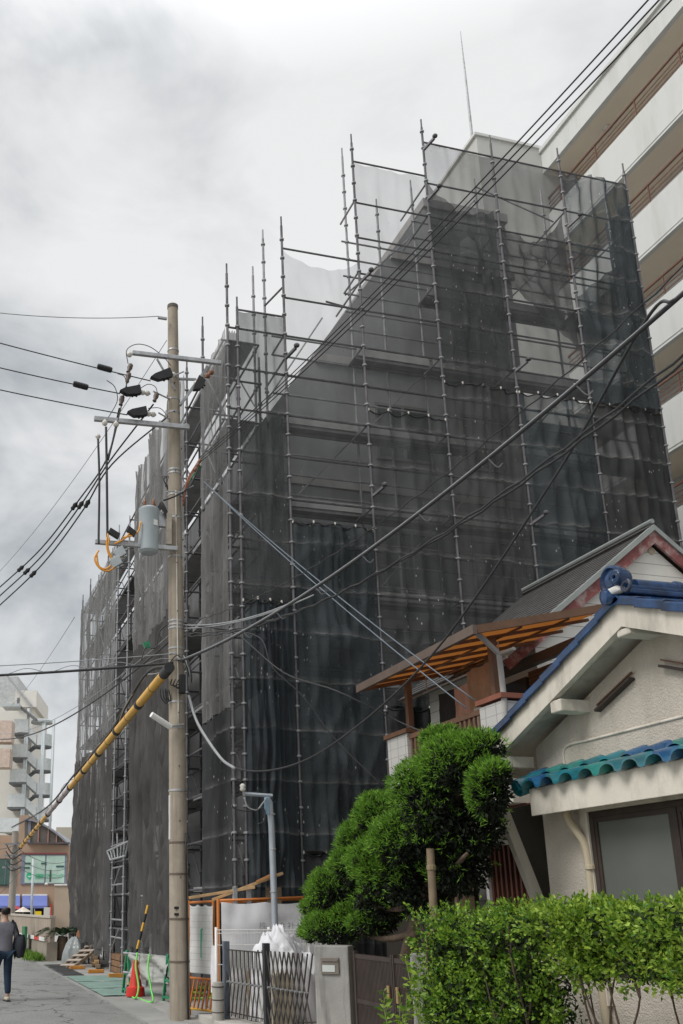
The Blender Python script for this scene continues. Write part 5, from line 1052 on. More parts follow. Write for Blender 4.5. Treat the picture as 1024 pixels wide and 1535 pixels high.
# tarpaulin heap
tc_ = onX(418, 1470, 5.35)
hp = MB(); HPC = onY(424, 1460, 14.0) + Vector((.05, 0, 0))
PK = ((-.16, -.05, 1.40), (.10, .10, 1.18), (.30, -.08, .98), (-.02, -.28, .92), (-.36, .05, .70), (.36, .2, .85))
def tarp(u, v):
    a_ = u * 2 * math.pi; rad = (1 - v) ** .8; px_ = .54 * rad * math.cos(a_); py_ = .44 * rad * math.sin(a_)
    z = max(h_ - 1.55 * math.hypot(px_ - a0, (py_ - b0) * 1.1) for a0, b0, h_ in PK)
    r2 = 1 - abs(mnoise.noise((px_ * 6, py_ * 6 + 3, 1.0))) * 2; r3 = 1 - abs(mnoise.noise((px_ * 13 + 5, py_ * 13, 2.0))) * 2
    z = min(max(z, .5 - .5 * rad), 1.12 + .12 * r2) + .10 * r2 + .045 * r3; skirt = .10 * abs(math.sin(a_ * 4.5)) * (1 - v) ** 2
    return Vector((HPC.x + px_ * (1 + skirt), HPC.y + py_ * (1 + skirt), max(.16, (z + .12) * min(1, (1 - rad) * 7 + .15))))
hp.grid(tarp, 90, 34); tag(hp.build('tarpaulin_heap', tarpw, None, smooth=True, fix=False), 'heap of goods under a crumpled white tarpaulin behind the folding gate', 'tarpaulin')
for k in range(3):
    q = Vector((4.62 + .02 * k, 14.1 - .42 * k, .1)); tag(MB().prism([(q.x, q.y, .05), (q.x + .3, q.y, .05), (q.x + .3, q.y, .75), (q.x + .22, q.y, .86), (q.x, q.y, .82)], (0, .3, 0)).build('stacked_crate', (wood2, sheetw, mat('cream_box', (.5, .44, .33), .8))[k], None, bevel=.012), ('weathered brown box just behind the end post of the folding gate', 'off white box second behind the folding gate', 'cream box beside the tarpaulin behind the folding gate')[k], 'box', 'boxes behind the folding gate')
q = onY(322, 1440, 15.0); cloth(q.x, q.y - .16, q.y + .16, .45, 1.15, sheetw, 'white rag hanging from the orange fence post above the stubby concrete post', 'rag', 'cloth', 5)
# planks propped over the fence
for k, (a_, b_, lab) in enumerate((((283, 1346, 15.0), (382, 1330, 14.75), 'left of two pale planks leaning over the orange fence'), ((318, 1349, 14.9), (424, 1309, 14.7), 'right, steeper plank leaning over the orange fence'))):
    tag(MB().beam(onY(*a_), onY(*b_), .09, .045).build('plank', wood, None, bevel=.004), lab, 'plank', 'planks over the site fence')
tag(MB().beam(onY(385, 1322, 14.68), onY(414, 1308, 14.62), .07, .04).build('plank', mat('orange_plank', (.40, .19, .07), .7, .2, 4), None, bevel=.004), 'short reddish plank end laid across the steeper pale plank', 'plank', 'planks over the site fence')
for k, (x, t) in enumerate(((352, 1332), (373, 1334), (402, 1330), (418, 1330))):
    q = onY(x, t, 14.8); tag(MB().box(q.x - .035, q.x + .035, 14.77, 14.83, 0, q.z).build('stake', (galv, galv, wood2, wood2)[k], None, bevel=.004), ('leftmost grey stake top showing above the orange fence', 'second grey stake top showing above the orange fence', 'weathered timber stake left of the steel service mast', 'weathered timber stake right of the steel service mast')[k], 'stake', 'stakes behind the site fence')
# steel service mast with bent arm
sm_ = thing('service_mast', 'blue grey steel service mast with a short arm in front of the nets', 'mast', tuple(onY(411, 1500, 14.5).xy) + (0,)); mm = mat('mast_steel', (.40, .44, .48), .4, .1, 4, metal=.3, dirt=(.28, .30, .32), dsc=3)
t0 = onY(404, 1203, 14.5); MB().tube([(onY(411, 1345, 14.5).x + .01, 14.5, 0), onY(411, 1345, 14.5), onY(407, 1240, 14.5), t0, onY(401, 1196, 14.5)], [.052, .052, .05, .05, .046], 12).build('mast', mm, sm_, smooth=True, auto=40)
MB().tube([onY(408, 1193, 14.5), onY(366, 1190, 14.5)], .032, 8).build('arm', mm, sm_, smooth=True, auto=40); MB().tube([onY(366, 1190, 14.5), onY(362, 1178, 14.5)], .02, 8).build('arm_hook', galv, sm_)
MB().lathe(onY(364, 1186, 14.45), [(.03, 0), (.05, .03), (.035, .06), (.05, .09), (.02, .12)], n=10).build('insulator', porc, sm_, smooth=True)
MB().obox(onY(400, 1208, 14.44), Vector((.035, 0, 0)), Vector((0, .02, 0)), Vector((0, 0, .14))).build('clamp_plate', mat('mast_blue', (.25, .38, .48), .5), sm_, bevel=.005)
MB().tube(spline([onY(366, 1195, 14.4), onY(372, 1210, 14.4), onY(385, 1214, 14.4), onY(394, 1204, 14.4), onY(400, 1196, 14.4)], 5), .012, 6).build('lead', cablelt, sm_, smooth=True)
MB().tube(spline([onY(347, 1205, 14.4), onY(352, 1212, 14.4), onY(372, 1216, 14.4), onY(395, 1212, 14.4), onY(396, 1230, 14.4), onY(386, 1236, 14.4)], 5), .011, 6).build('lead', cablem, sm_, smooth=True)
for z in (1.95, 2.6, 3.15): MB().lathe((onY(410, 1330, 14.5).x, 14.5, z), [(.054, 0), (.058, .004), (.058, .02), (.054, .024)], n=12).build('strap', galv, sm_)

# ------------------------------------------------------------------ street works: barrier trestle, pole bar, cones, gate leaf
def cone(x, y, lab):
    o = thing('traffic_cone', lab, 'traffic cone', (x, y, 0), 'red traffic cones')
    MB().lathe((x, y, .05), [(.19, 0), (.19, .02), (.175, .16), (.13, .18), (.125, .19), (.05, .66), (.035, .67)], n=24).build('cone', redp, o, smooth=True, auto=35)
    MB().lathe((x, y, .42), [(.09, 0), (.091, .0), (.069, .14), (.068, .14)], n=24).build('reflective_band', mat('cone_band', (.40, .10, .08), .4), o, smooth=True)
q = onZ(203, 1497); cone(q.x, q.y, 'red traffic cone under the black and yellow bar at the kerb'); q = onZ(246, 1490, .05); cone(q.x + .55, q.y + .9, 'red traffic cone half hidden behind the concrete pole')
def trestle(x, y, lab, rz):
    o = thing('barrier_trestle', lab, 'trestle', (x, y, 0), 'green barrier trestles'); o.rotation_euler.z = rz
    for s_ in (-1, 1):
        k = MB(); k.beam((x, y + .26 * s_, 0), (x, y + .03 * s_, .82), .05, .05, (1, 0, 0)); k.build('leg', green, o, bevel=.006)
        loc_ = MB(); [loc_.lathe((x - .03, y + (.26 - .23 * t) * s_, .82 * t), [(.012, 0), (.012, .006)], (1, 0, 0), 8) for t in (.2, .4, .6, .8)]; loc_.build('bolt_holes', galv, o)
    for z, w_ in ((.12, .22), (.42, .13)): MB().beam((x, y - w_, z), (x, y + w_, z), .04, .04).build('crossbar', green, o)
    MB().box(x - .03, x + .03, y - .05, y + .05, .82, .88).build('head', green, o, bevel=.006)
b1_ = onZ(190, 1493); b2_ = onZ(252, 1506); trestle(b1_.x, b1_.y, 'green folding trestle at the far end of the sheeted barrier', R(8)); trestle(b2_.x, b2_.y, 'green folding trestle beside the concrete pole, near end of the barrier', R(8))
for k, z in enumerate((.82, .45)): tag(MB().tube([(b1_.x - .05, b1_.y + .1, z), (b2_.x + .1, b2_.y - .2, z)], .025, 10).build('barrier_pipe', galv, None, smooth=True, auto=40), ('grey pipe laid across the tops of the green trestles', 'grey pipe resting low between the green trestles')[k], 'pipe', 'pipes of the barrier')
d_ = (b2_ - b1_); d_.z = 0
tag(wsheet((b1_.x + d_.x * .1, b1_.y + d_.y * .1, 0), (b2_.x, b2_.y, 0), .36, .86, mat('barrier_sheet', (.36, .36, .34), .7, .1, 3), None, 'barrier_sheet', 11, (-.9, -.2, 0), .06), 'creased grey sheet draped over the green trestles', 'sheet')
for k in range(2):
    t = .35 + .3 * k; c = b1_ + d_ * t; pts = [(c.x - .07, c.y, .86), (c.x - .12, c.y - .1, .6), (c.x - .10, c.y - .3, .25), (c.x - .2, c.y - .5 - .3 * k, .06), (b1_.x + .02, b1_.y - .15, .05)]
    tag(MB().tube(spline(pts, 5), .018, 6).build('green_strap', ltgreen, None, smooth=True), ('bright green strap hanging over the grey sheet near the cone', 'bright green strap hanging over the grey sheet near the pole')[k], 'strap', 'green straps on the barrier')
tb = thing('striped_bar', 'black and yellow striped bar leaning upright at the site entrance', 'bar', tuple(onZ(189, 1490).xy) + (0,)); ba = onZ(189, 1490, .03); bb = onX(222, 1357, 4.35)
for k in range(10): MB().tube([ba.lerp(bb, k / 10), ba.lerp(bb, (k + 1) / 10)], .028, 10).build('stripe', yellow if k % 2 else black, tb, smooth=True, auto=40)
gl = thing('mesh_gate_leaf', 'narrow grey wire gate leaf standing at the site entrance behind the striped bar', 'gate', (4.6, 18.9, 0)); c0_ = onX(215, 1350, 4.62); y0, y1 = c0_.y + .35, c0_.y - .35
k = MB()
for y in (y0, y1): k.tube([(4.62, y, .05), (4.62, y, 1.98)], .022, 8)
for z in (.06, 1.97): k.tube([(4.62, y0, z), (4.62, y1, z)], .022, 8)
k.build('frame', galv, gl, smooth=True, auto=40); k = MB()
for i in range(26): k.tube([(4.62, y0, .1 + .072 * i), (4.62, y1, .1 + .072 * i)], .004, 4)
for i in range(9): k.tube([(4.61, y0 + (y1 - y0) * i / 8, .08), (4.61, y0 + (y1 - y0) * i / 8, 1.95)], .004, 4)
k.build('wire_mesh', galv, gl)
# aluminium step frame clamped high in the ladder bay
la = thing('step_frame', 'aluminium step frame tied at an angle across the open ladder bay', 'step', tuple(onX(175, 1275, 4.6))); A_ = [onX(161, 1276, 4.6), onX(193, 1261, 4.6), onX(188, 1283, 4.6), onX(166, 1289, 4.6)]
k = MB(); 
for i in range(4): k.tube([A_[i], A_[(i + 1) % 4]], .028, 8)
k.build('frame', galv, la, smooth=True, auto=40)
for t in (.15, .32, .5, .68, .85): MB().tube([A_[0].lerp(A_[1], t), A_[3].lerp(A_[2], t)], .022, 6).build('rung', galv, la)
MB().tube([A_[0].lerp(A_[1], .5), A_[0].lerp(A_[1], .48) + Vector((0, 0, .35))], .022, 6).build('handle', galv, la)
# timber, pallet, bag, sleepers under the far nets
for k in range(5):
    x0 = 4.55 + .02 * k; y0 = 27.6 + .35 * k; tag(MB().beam((x0, y0, .12 + .10 * (k % 3)), (x0 + .25, y0 + 1.6, .14 + .10 * (k % 3)), .14, .09).build('timber_baulk', wood if k % 2 else wood2, None, bevel=.008), ('timber baulk under the far nets, nearest the ladder bay', 'timber baulk under the far nets, second from the ladder bay', 'timber baulk in the middle of the row under the far nets', 'timber baulk under the far nets, second from the pallet', 'timber baulk under the far nets, nearest the pallet')[k], 'timber', 'timber under the far nets')
bx = thing('timber_box', 'low box of stacked brown sleepers at the foot of the ladder bay', 'timber stack', (5.0, 26.0, 0))
for z in range(3): MB().box(4.74, 5.4, 25.3, 26.9, .06 + .16 * z, .20 + .16 * z).build('sleeper', mat('sleeper', (.20, .11, .055), .85, .3, 6), bx, bevel=.01)
pl2 = thing('pallet', 'grey slatted pallet tilted against the scaffold foot', 'pallet', (4.25, 29.0, 0)); c = Vector((4.25, 29.0, .36)); ux = Vector((.62, .25, .42)); uy = Vector((-.2, .95, -.05)) * .62; nn_ = ux.cross(uy).normalized()
for i in range(7): MB().obox(c + ux * (-1 + i / 3) * .9, ux.normalized() * .045, uy, nn_ * .012).build('slat', mat('pallet_wood', (.36, .30, .25), .85, .15, 5), pl2)
for i in (-1, 0, 1): MB().obox(c + uy * i * .9 - nn_ * .05, ux * .95, uy.normalized() * .04, nn_ * .037).build('bearer', wood2, pl2)
bgm = MB(); bgm.grid(lambda u, v: Vector((4.3 + (.34 + .06 * math.sin(u * 31) * (1 - v)) * math.cos(u * 6.283) * (1 - .75 * v ** 3), 30.6 + (.5 + .08 * math.sin(u * 25)) * math.sin(u * 6.283) * (1 - .75 * v ** 3), 0.06 + .78 * v + .06 * mnoise.noise((u * 9, v * 6, 2)))), 40, 14)
tag(bgm.build('plastic_bag', mat('clear_plastic', (.23, .25, .245), .25, .12, 6), None, smooth=True, fix=False), 'crumpled pale plastic sack of waste beyond the tilted pallet', 'sack')
for k in range(3):
    q = Vector((4.3 - .25 * k, 24.4 + 1.7 * k, .05)); tag(MB().box(q.x, q.x + .42, q.y, q.y + .12, q.z, q.z + .09).build('orange_block', mat('orange_block', (.55, .24, .05), .7, .2, 5), None, bevel=.01), ('orange block on the green mats nearest the cone', 'orange block lying between the mats and the pallet', 'orange block lying nearest the tilted pallet')[k], 'block', 'orange blocks on the kerb')

# ------------------------------------------------------------------ concrete block wall, weeds, sago palm
wa = thing('block_wall', 'long brown grey block wall with a white and red rail beside the street', 'wall', (3.6, 36, 0)); a_, b_ = Vector((3.62, 32.2, 0)), Vector((2.9, 46.0, 0)); dv = (b_ - a_).normalized(); nv = Vector((-dv.y, dv.x, 0))
blk = lines_mat('block_wall_upper', (.36, .30, .24), (.22, .19, .15), 1, .4, .06, .9, .12, dirt=(.18, .15, .12)); 
MB().prism([a_, b_, b_ + Vector((0, 0, .62)), a_ + Vector((0, 0, .62))], -nv * .35).build('plinth', mat('plinth', (.30, .26, .21), .9, .2, 2, dirt=(.15, .13, .1)), wa)
MB().prism([a_ - nv * .10 + Vector((0, 0, .621)), b_ - nv * .10 + Vector((0, 0, .621)), b_ - nv * .10 + Vector((0, 0, 1.36)), a_ - nv * .10 + Vector((0, 0, 1.36))], -nv * .15).build('panel', blk, wa)
MB().beam(a_ - nv * .17 + Vector((0, 0, 1.40)), b_ - nv * .17 + Vector((0, 0, 1.40)), .2, .07).build('coping', mat('wall_coping', (.45, .40, .34), .9, .1, 3), wa)
for k in range(8): 
    c = a_ + dv * (.3 + 1.1 * k) + nv * .03 + Vector((0, 0, .70)); MB().beam(c, c + dv * 1.08, .03, .12).build('rail', redp if k == 1 else whitep, wa)
tag(MB().obox(a_ + dv * 3.6 + nv * .22 + Vector((0, 0, .55)), dv * .35, nv * .05, Vector((0, 0, .5))).build('green_board', mat('green_board', (.03, .16, .07), .6), None, bevel=.02), 'dark green board leaning on the block wall end', 'board')
P_, D_ = [], []
for k in range(2600): t = RNG.random() * 8; q = a_ + dv * t + nv * (.05 + abs(RNG.normal()) * .22); P_.append((q.x, q.y, .02 + RNG.random() * .05)); D_.append((RNG.normal() * .5, RNG.normal() * .5, 1))
wd = leaves_mesh('weeds', np.array(P_), np.array(D_), RNG.uniform(.08, .3, len(P_)), RNG.uniform(.012, .022, len(P_)), leaf_mat('weed_leaf', (.06, .16, .02), (.22, .36, .05)), None); wd['kind'] = 'stuff'; tag(wd, 'green weeds growing along the foot of the block wall', 'weeds')
sg = thing('sago_palm', 'dark stubby palm with drooping fronds between the wall end and the nets', 'palm', (4.15, 32.5, 0))
MB().tube([(4.15, 32.5, 0), (4.15, 32.5, .5), (4.18, 32.5, .8)], [.2, .22, .16], 10).build('trunk', bark, sg, smooth=True)
for k in range(16):
    a0 = k * .393 * 1.03; el = .35 + .5 * ((k * 7) % 5) / 5; pts = [Vector((4.17, 32.5, .8)) + Vector((math.cos(a0) * .9 * t * math.cos(el * (1 - t * .4)), math.sin(a0) * .9 * t, .9 * t * math.sin(el + .5) - .75 * t * t)) for t in (0, .25, .5, .75, 1)]
    sp = spline(pts, 4); P_ = []; D_ = []
    for i in range(len(sp) - 1):
        tg = (sp[i + 1] - sp[i]).normalized(); sd_ = tg.cross(Vector((0, 0, 1))).normalized()
        for s_ in (-1, 1):
            for j in range(2): P_.append(tuple(sp[i].lerp(sp[i + 1], j / 2))); D_.append(tuple(tg * .7 + sd_ * s_ + Vector((0, 0, .25))))
    leaves_mesh('frond', np.array(P_), np.array(D_), RNG.uniform(.16, .26, len(P_)), RNG.uniform(.010, .014, len(P_)), leaf_mat('palm_leaf', (.012, .03, .012), (.03, .06, .02), .15, .4) if 'palm_leaf' not in MATS else MATS['palm_leaf'], sg)
tag(MB().prism([(4.2, 31.3, .1), (4.5, 31.2, .1), (4.75, 31.3, .95), (4.5, 31.4, 1.0)], (0, .03, 0)).build('rusty_sheet', mat('rusty_sheet', (.34, .15, .07), .8, .25, 5), None), 'rust orange sheet leaning by the dark palm', 'sheet')

# ------------------------------------------------------------------ walking person, seen from behind
def skin(name, pts, edges, m, parent, root=0, sub=2):
    """pts: list of (co, radius[, radius2]); one continuous skinned surface"""
    off = Vector((0, 0, 0)); q = parent
    while q is not None: off += q.location; q = q.parent
    me = bpy.data.meshes.new(name); me.from_pydata([tuple(Vector(p[0]) - off) for p in pts], edges, []); me.materials.append(m)
    o = bpy.data.objects.new(name, me); COL.objects.link(o); o.parent = parent
    md = o.modifiers.new('skin', 'SKIN'); md.use_smooth_shade = True
    sv = me.skin_vertices[0].data
    for i, p in enumerate(pts): sv[i].radius = (p[1], p[2] if len(p) > 2 else p[1]); sv[i].use_root = (i == root)
    s_ = o.modifiers.new('sub', 'SUBSURF'); s_.levels = sub; s_.render_levels = sub; return o
pf = onZ(10, 1502); pe = onX(3, 1400, onZ(4, 1502).x); CXp, CYp = onZ(3, 1502).x, pf.y + .12
fw = Vector((-.22, .975, 0)).normalized(); rt_ = Vector((fw.y, -fw.x, 0))
def bp_(r, f, z): return Vector((CXp, CYp, 0)) + rt_ * r + fw * f + Vector((0, 0, z))
pr_ = thing('person', 'person walking away in a grey top and navy trousers with a black shoulder bag', 'person', (CXp, CYp, 0))
skn = mat('skin', (.45, .28, .20), .6, .05, 3)
def body_pts():
    P = [(bp_(0, 0, .95), .12, .10), (bp_(0, .01, 1.15), .12, .09), (bp_(0, .02, 1.36), .14, .09), (bp_(0, .02, 1.46), .06, .06), (bp_(0, .035, 1.53), .055, .055), (bp_(0, .045, 1.61), .075, .09), (bp_(0, .04, 1.68), .07, .085)]
    E = [(0, 1), (1, 2), (2, 3), (3, 4), (4, 5), (5, 6)]
    for s_, swing in ((1, .02), (-1, -.16)):
        b0 = len(P); P += [(bp_(.17 * s_, .02, 1.40), .055), (bp_(.24 * s_, -.03 - swing * .3, 1.14), .043), (bp_(.25 * s_, .06 + swing * .4, .92), .033), (bp_(.25 * s_, .09 + swing * .5, .85), .030, .02)]
        E += [(2, b0), (b0, b0 + 1), (b0 + 1, b0 + 2), (b0 + 2, b0 + 3)]
        for k, (dx, dl) in enumerate(((-.030, .06), (-.011, .085), (.008, .09), (.026, .08), (.042, .062))):
            c = len(P); tip = bp_(.25 * s_ + (dx + .005) * .6, .11 + swing * .5 + dx, .80); P += [(bp_(.25 * s_ + dx * .5, .10 + swing * .5 + dx, .82), .010), (tip - Vector((0, 0, dl * .55)), .008)]; E += [(b0 + 3, c), (c, c + 1)]
    for s_, ft, kn, an in ((1, (-.04, .05), (.04, .50), (-.05, .09)), (-1, (.42, .05), (.26, .52), (.38, .10))):
        b0 = len(P); P += [(bp_(.09 * s_, 0, .90), .085), (bp_(.10 * s_, kn[0], kn[1]), .058), (bp_(.10 * s_, an[0], an[1]), .038), (bp_(.11 * s_, an[0] + .14, .04), .035, .03)]
        E += [(0, b0), (b0, b0 + 1), (b0 + 1, b0 + 2), (b0 + 2, b0 + 3)]
    return P, E
P, E_ = body_pts(); body = skin('body', P, E_, skn, pr_)
top = mat('grey_knit', (.17, .165, .19), .95, .12, 10, bump=.4, bsc=120)
tp = [(bp_(0, 0, .84), .17, .13), (bp_(0, 0, .95), .175, .135), (bp_(0, .01, 1.12), .165, .12), (bp_(0, .02, 1.33), .175, .115), (bp_(0, .02, 1.45), .095, .085)]; te = [(0, 1), (1, 2), (2, 3), (3, 4)]
for s_, swing in ((1, .02), (-1, -.16)):
    b0 = len(tp); tp += [(bp_(.18 * s_, .02, 1.39), .078), (bp_(.245 * s_, -.03 - swing * .3, 1.14), .06), (bp_(.255 * s_, .05 + swing * .4, .94), .048)]; te += [(3, b0), (b0, b0 + 1), (b0 + 1, b0 + 2)]
skin('grey_top', tp, te, top, body)
nv_ = mat('navy_cloth', (.012, .028, .055), .85, .2, 10)
tp = [(bp_(0, 0, .94), .15, .115)]; te = []
for s_, kn, an in ((1, (.04, .50), (-.05, .12)), (-1, (.26, .52), (.37, .13))):
    b0 = len(tp); tp += [(bp_(.085 * s_, 0, .86), .105, .10), (bp_(.10 * s_, kn[0], kn[1]), .078), (bp_(.10 * s_, an[0], an[1]), .062)]; te += [(0, b0), (b0, b0 + 1), (b0 + 1, b0 + 2)]
skin('trousers', tp, te, nv_, body)
shoe = mat('shoe_cream', (.52, .48, .36), .7, .1, 5); 
for s_, an in ((1, -.05), (-1, .38)):
    sh_ = skin('shoe', [(bp_(.10 * s_, an - .04, .055), .045, .05), (bp_(.105 * s_, an + .08, .05), .045, .042), (bp_(.11 * s_, an + .18, .04), .04, .03)], [(0, 1), (1, 2)], shoe, body)
    q = bp_(.105 * s_, an + .07, .012); MB().obox(q, rt_ * .045, fw * .14, Vector((0, 0, .012))).build('sole', black, sh_, bevel=.01)
hair = mat('hair_black', (.012, .010, .010), .5, .2, 20)
skin('hair', [(bp_(0, -.01, 1.57), .075, .06), (bp_(0, .0, 1.655), .105, .115), (bp_(0, .02, 1.725), .085, .10)], [(0, 1), (1, 2)], hair, body)
for s_ in (-1, 1): MB().lathe(bp_(.085 * s_, .04, 1.605), [(.008, -.01), (.03, 0), (.026, .012), (.006, .016)], rt_ * s_, 10).build('ear', skn, body, smooth=True)
bgt = thing('shoulder_bag', 'soft black bag carried on the walking person right hip', 'bag', tuple(bp_(.30, -.03, .90)))
blk_ = mat('bag_cloth', (.02, .022, .03), .8, .25, 8)
k = MB(); k.grid(lambda u, v: bp_(.29, -.02, 1.0) + rt_ * (.11 * math.sin(u * 6.283) * (.75 + .35 * math.sin(v * 3.1))) + fw * (.19 * math.cos(u * 6.283) * (.8 + .25 * math.sin(v * 3.1))) + Vector((0, 0, -.20 + .40 * v + .02 * math.sin(u * 19))), 24, 10)
k.poly([bp_(.29, -.02, .80) + rt_ * .085 * math.sin(i * .2618) + fw * .152 * math.cos(i * .2618) for i in range(24)]); k.poly([bp_(.29, -.02, 1.19) + rt_ * .085 * math.sin(i * .2618) + fw * .152 * math.cos(i * .2618) for i in range(24)])
k.build('bag', blk_, bgt, smooth=True)
for f_ in (-.06, .05): MB().tube(spline([bp_(.26, f_ - .02, 1.18), bp_(.20, -.10 + f_ * .3, 1.33), bp_(.14, -.03 + f_ * .3, 1.475), bp_(.17, .08, 1.43), bp_(.25, .10 + f_ * .3, 1.2)], 5), .014, 6).build('strap', blk_, bgt, smooth=True)

# ------------------------------------------------------------------ far end of the street
def pt(x, y, d): v = ray(x, y); return CAM + v * (d / v.dot(v_d))
def face(x0, x1, y0, y1, d, dep, mb=None):
    """block whose front is the rectangle x0..x1, y0..y1 seen at distance d"""
    mb = mb or MB(); zt = pt((x0 + x1) / 2, y0, d).z; zb = max(-.2, pt((x0 + x1) / 2, y1, d).z); a_, b_ = pt(x0, 1358, d), pt(x1, 1358, d)
    return mb.prism([(a_.x, a_.y, zb), (b_.x, b_.y, zb), (b_.x, b_.y, zt), (a_.x, a_.y, zt)], v_d * dep)
DC = 75.0
cl = thing('clinic_building', 'brown building with arched upper window and green lettered clinic window', 'building', tuple(pt(60, 1358, DC).xy) + (0,))
cw = mat('clinic_brown', (.40, .28, .20), .85, .08, .6, dirt=(.30, .22, .17), dsc=.5); cg = mat('clinic_frame', (.19, .21, .27), .5, .1, 2)
face(-20, 100.5, 1264, 1420, DC, 9).build('wall', cw, cl); face(23, 36.5, 1222, 1263.8, DC, 9).build('pier', cw, cl); face(-20, 22.8, 1252, 1263.8, DC + .3, 9).build('upper_wall', cw, cl)
arc = [(37 + 66 * t, 1226 + 38 * t ** 1.75) for t in np.linspace(0, 1, 15)]
ar = MB(); ar.prism([pt(37, 1263.7, DC - .01)] + [pt(x, y + 3.2, DC - .01) for x, y in arc], v_d * 8.8); ar.build('arched_hall', mat('hall_dark', (.13, .115, .10), .6, .2, .8), cl)
rb_ = MB()
for i in range(14):
    (x0, y0), (x1, y1) = arc[i], arc[i + 1]; rb_.prism([pt(x0, y0, DC - .35), pt(x1, y1, DC - .35), pt(x1, y1 + 3.2, DC - .35), pt(x0, y0 + 3.2, DC - .35)], v_d * 9.5)
rb_.build('arched_roof', mat('roof_bluegrey', (.24, .25, .28), .5, .1, 1), cl)
for x, yt in ((53, 1232), (68, 1238), (81, 1247), (91, 1256)): face(x - .8, x + .8, yt, 1263.5, DC - .12, .10).build('mullion', mat('mullion_pink', (.42, .22, .18), .6), cl)
face(37, 41, 1228, 1263.5, DC - .14, .12).build('frame_post', cg, cl); face(36, 101, 1262.6, 1264.8, DC - .4, .38).build('ledge', mat('ledge_dark', (.10, .08, .09), .7), cl)
wn = face(29, 98, 1279, 1325.5, DC - .10, .09).build('window', cg, cl); face(35, 65, 1282.5, 1323.5, DC - .13, .028).build('pane', glass_mat('mint_glass', (.40, .56, .47), .2), wn); face(67.2, 95, 1282.5, 1323.5, DC - .13, .028).build('pane', glass_mat('mint_glass2', (.42, .57, .49), .2), wn)
face(29, 98, 1278.2, 1280.6, DC - .2, .09).build('red_lintel', mat('lintel_red', (.22, .06, .06), .6), wn)
for x, y, w_ in ((34, 1293, 9), (33, 1299.5, 9), (59, 1293, 8), (82, 1297.5, 12)): face(x, x + w_, y, y + 2.4, DC - .18, .045).build('window_lamp', mat('lamp_dark', (.04, .10, .10), .5), wn)
gsn = mat('sign_green', (.02, .42, .20), .6, .05)
c = pt(44.2, 1312.5, DC - .16); k = MB(); k.prism([c + v_r * (.235 * math.cos(a_ * .3927)) + Vector((0, 0, .235 * math.sin(a_ * .3927) + (-.10 if a_ == 12 else 0))) for a_ in range(16)], v_d * .02)
lg = k.build('round_emblem', gsn, wn); MB().prism([c - v_d * .012 + v_r * (.14 * math.cos(3.34 + a_ * .31)) + Vector((0, 0, .13 * math.sin(3.34 + a_ * .31))) for a_ in range(10)], v_d * .008).build('smile', mat('mint_light', (.5, .68, .58), .6), lg)
xx = 52.0
for ch in '健康クリニック':
    text_mesh(ch, .40, 'character', gsn, wn, pt(xx, 1316.2, DC - .17), v_r, (0, 0, 1), .004); xx += 6.3 if ch in '健康' else 5.4
    if ch == '康': xx += 2
dk_ = face(-20, 21.5, 1287, 1328, DC - .10, .09).build('window', mat('green_dark_frame', (.05, .07, .06), .5), cl); face(-18, 20, 1289, 1326, DC - .13, .028).build('pane', glass_mat('green_glass', (.035, .10, .075), .15), dk_)
for x in (5, 15): face(x, x + .8, 1289, 1326, DC - .16, .028).build('glazing_bar', cg, dk_)
face(81, 104, 1326.5, 1420, DC - 5, 4.9).build('side_block', mat('side_tan', (.42, .34, .26), .85, .05, 1), cl); face(80, 105, 1325, 1327.4, DC - 5.1, 5.0).build('side_coping', whitep, cl)
face(-20, 75, 1359, 1420, DC - .06, .05).build('shop_front', mat('shop_shade', (.02, .018, .018), .8), cl)  # near-black slab painted for the shade inside the shop
bl = mat('awning_blue', (.14, .18, .45), .7, .08, 1)
for i, (x0, x1, lab) in enumerate(((-15, 30, 'blue shop awning at the left behind the far pole'), (33.5, 71, 'blue shop awning with white top edge under the clinic window'))):
    o = thing('shop_awning', lab, 'awning', tuple(pt((x0 + x1) / 2, 1358, DC - 1).xy) + (2.6,), 'blue shop awnings'); a0, a1 = pt(x0, 1343, DC - .1), pt(x1, 1343, DC - .1); f0, f1 = pt(x0, 1358.5, DC - 1.5), pt(x1, 1358.5, DC - 1.5)
    MB().prism([a0, a1, f1, f0], Vector((0, 0, .04))).build('canvas', bl, o); MB().beam(a0 + Vector((0, 0, .08)), a1 + Vector((0, 0, .08)), .08, .12).build('top_edge', whitep, o)
    MB().prism([f0, f1, f1 - Vector((0, 0, .14)), f0 - Vector((0, 0, .14))], v_d * .02).build('valance', bl, o)
def parasol(x, y, d, r, m, lab):
    q = pt(x, y, d); o = thing('parasol', lab, 'parasol', (q.x, q.y, 0), 'parasols at the shop front'); MB().lathe((q.x, q.y, q.z - .32), [(r, 0), (r * .55, .17), (.06, .33), (.02, .36)], n=10).build('canopy', m, o); MB().tube([(q.x, q.y, 0), (q.x, q.y, q.z)], .03, 6).build('pole', galv, o)
parasol(20, 1356, DC - 3, .75, mat('parasol_red', (.42, .06, .08), .7), 'faded red parasol in front of the blue awnings'); parasol(35, 1360, DC - 4, .65, mat('parasol_cream', (.6, .55, .48), .7), 'cream parasol between red parasol and yellow banner')
k = thing('banner', 'yellow upright banner by the shop front', 'banner', tuple(pt(57, 1358, DC - 6).xy) + (0,)); face(52, 62.5, 1366, 1392, DC - 6, .04).build('cloth', mat('banner_yellow', (.75, .55, .02), .7, .05), k); MB().tube([pt(51.8, 1400, DC - 6), pt(51.8, 1362, DC - 6)], .03, 6).build('pole', galv, k)
tag(face(66, 75, 1360, 1392, DC - 6, .5).build('sign_board', mat('notice_white', (.6, .58, .54), .7, .08, 8), None), 'white notice board beside the yellow banner', 'sign'); tag(face(76, 77.6, 1355, 1392, DC - 6, .1).build('red_post', redp, None), 'slim red post beside the white notice board', 'post')
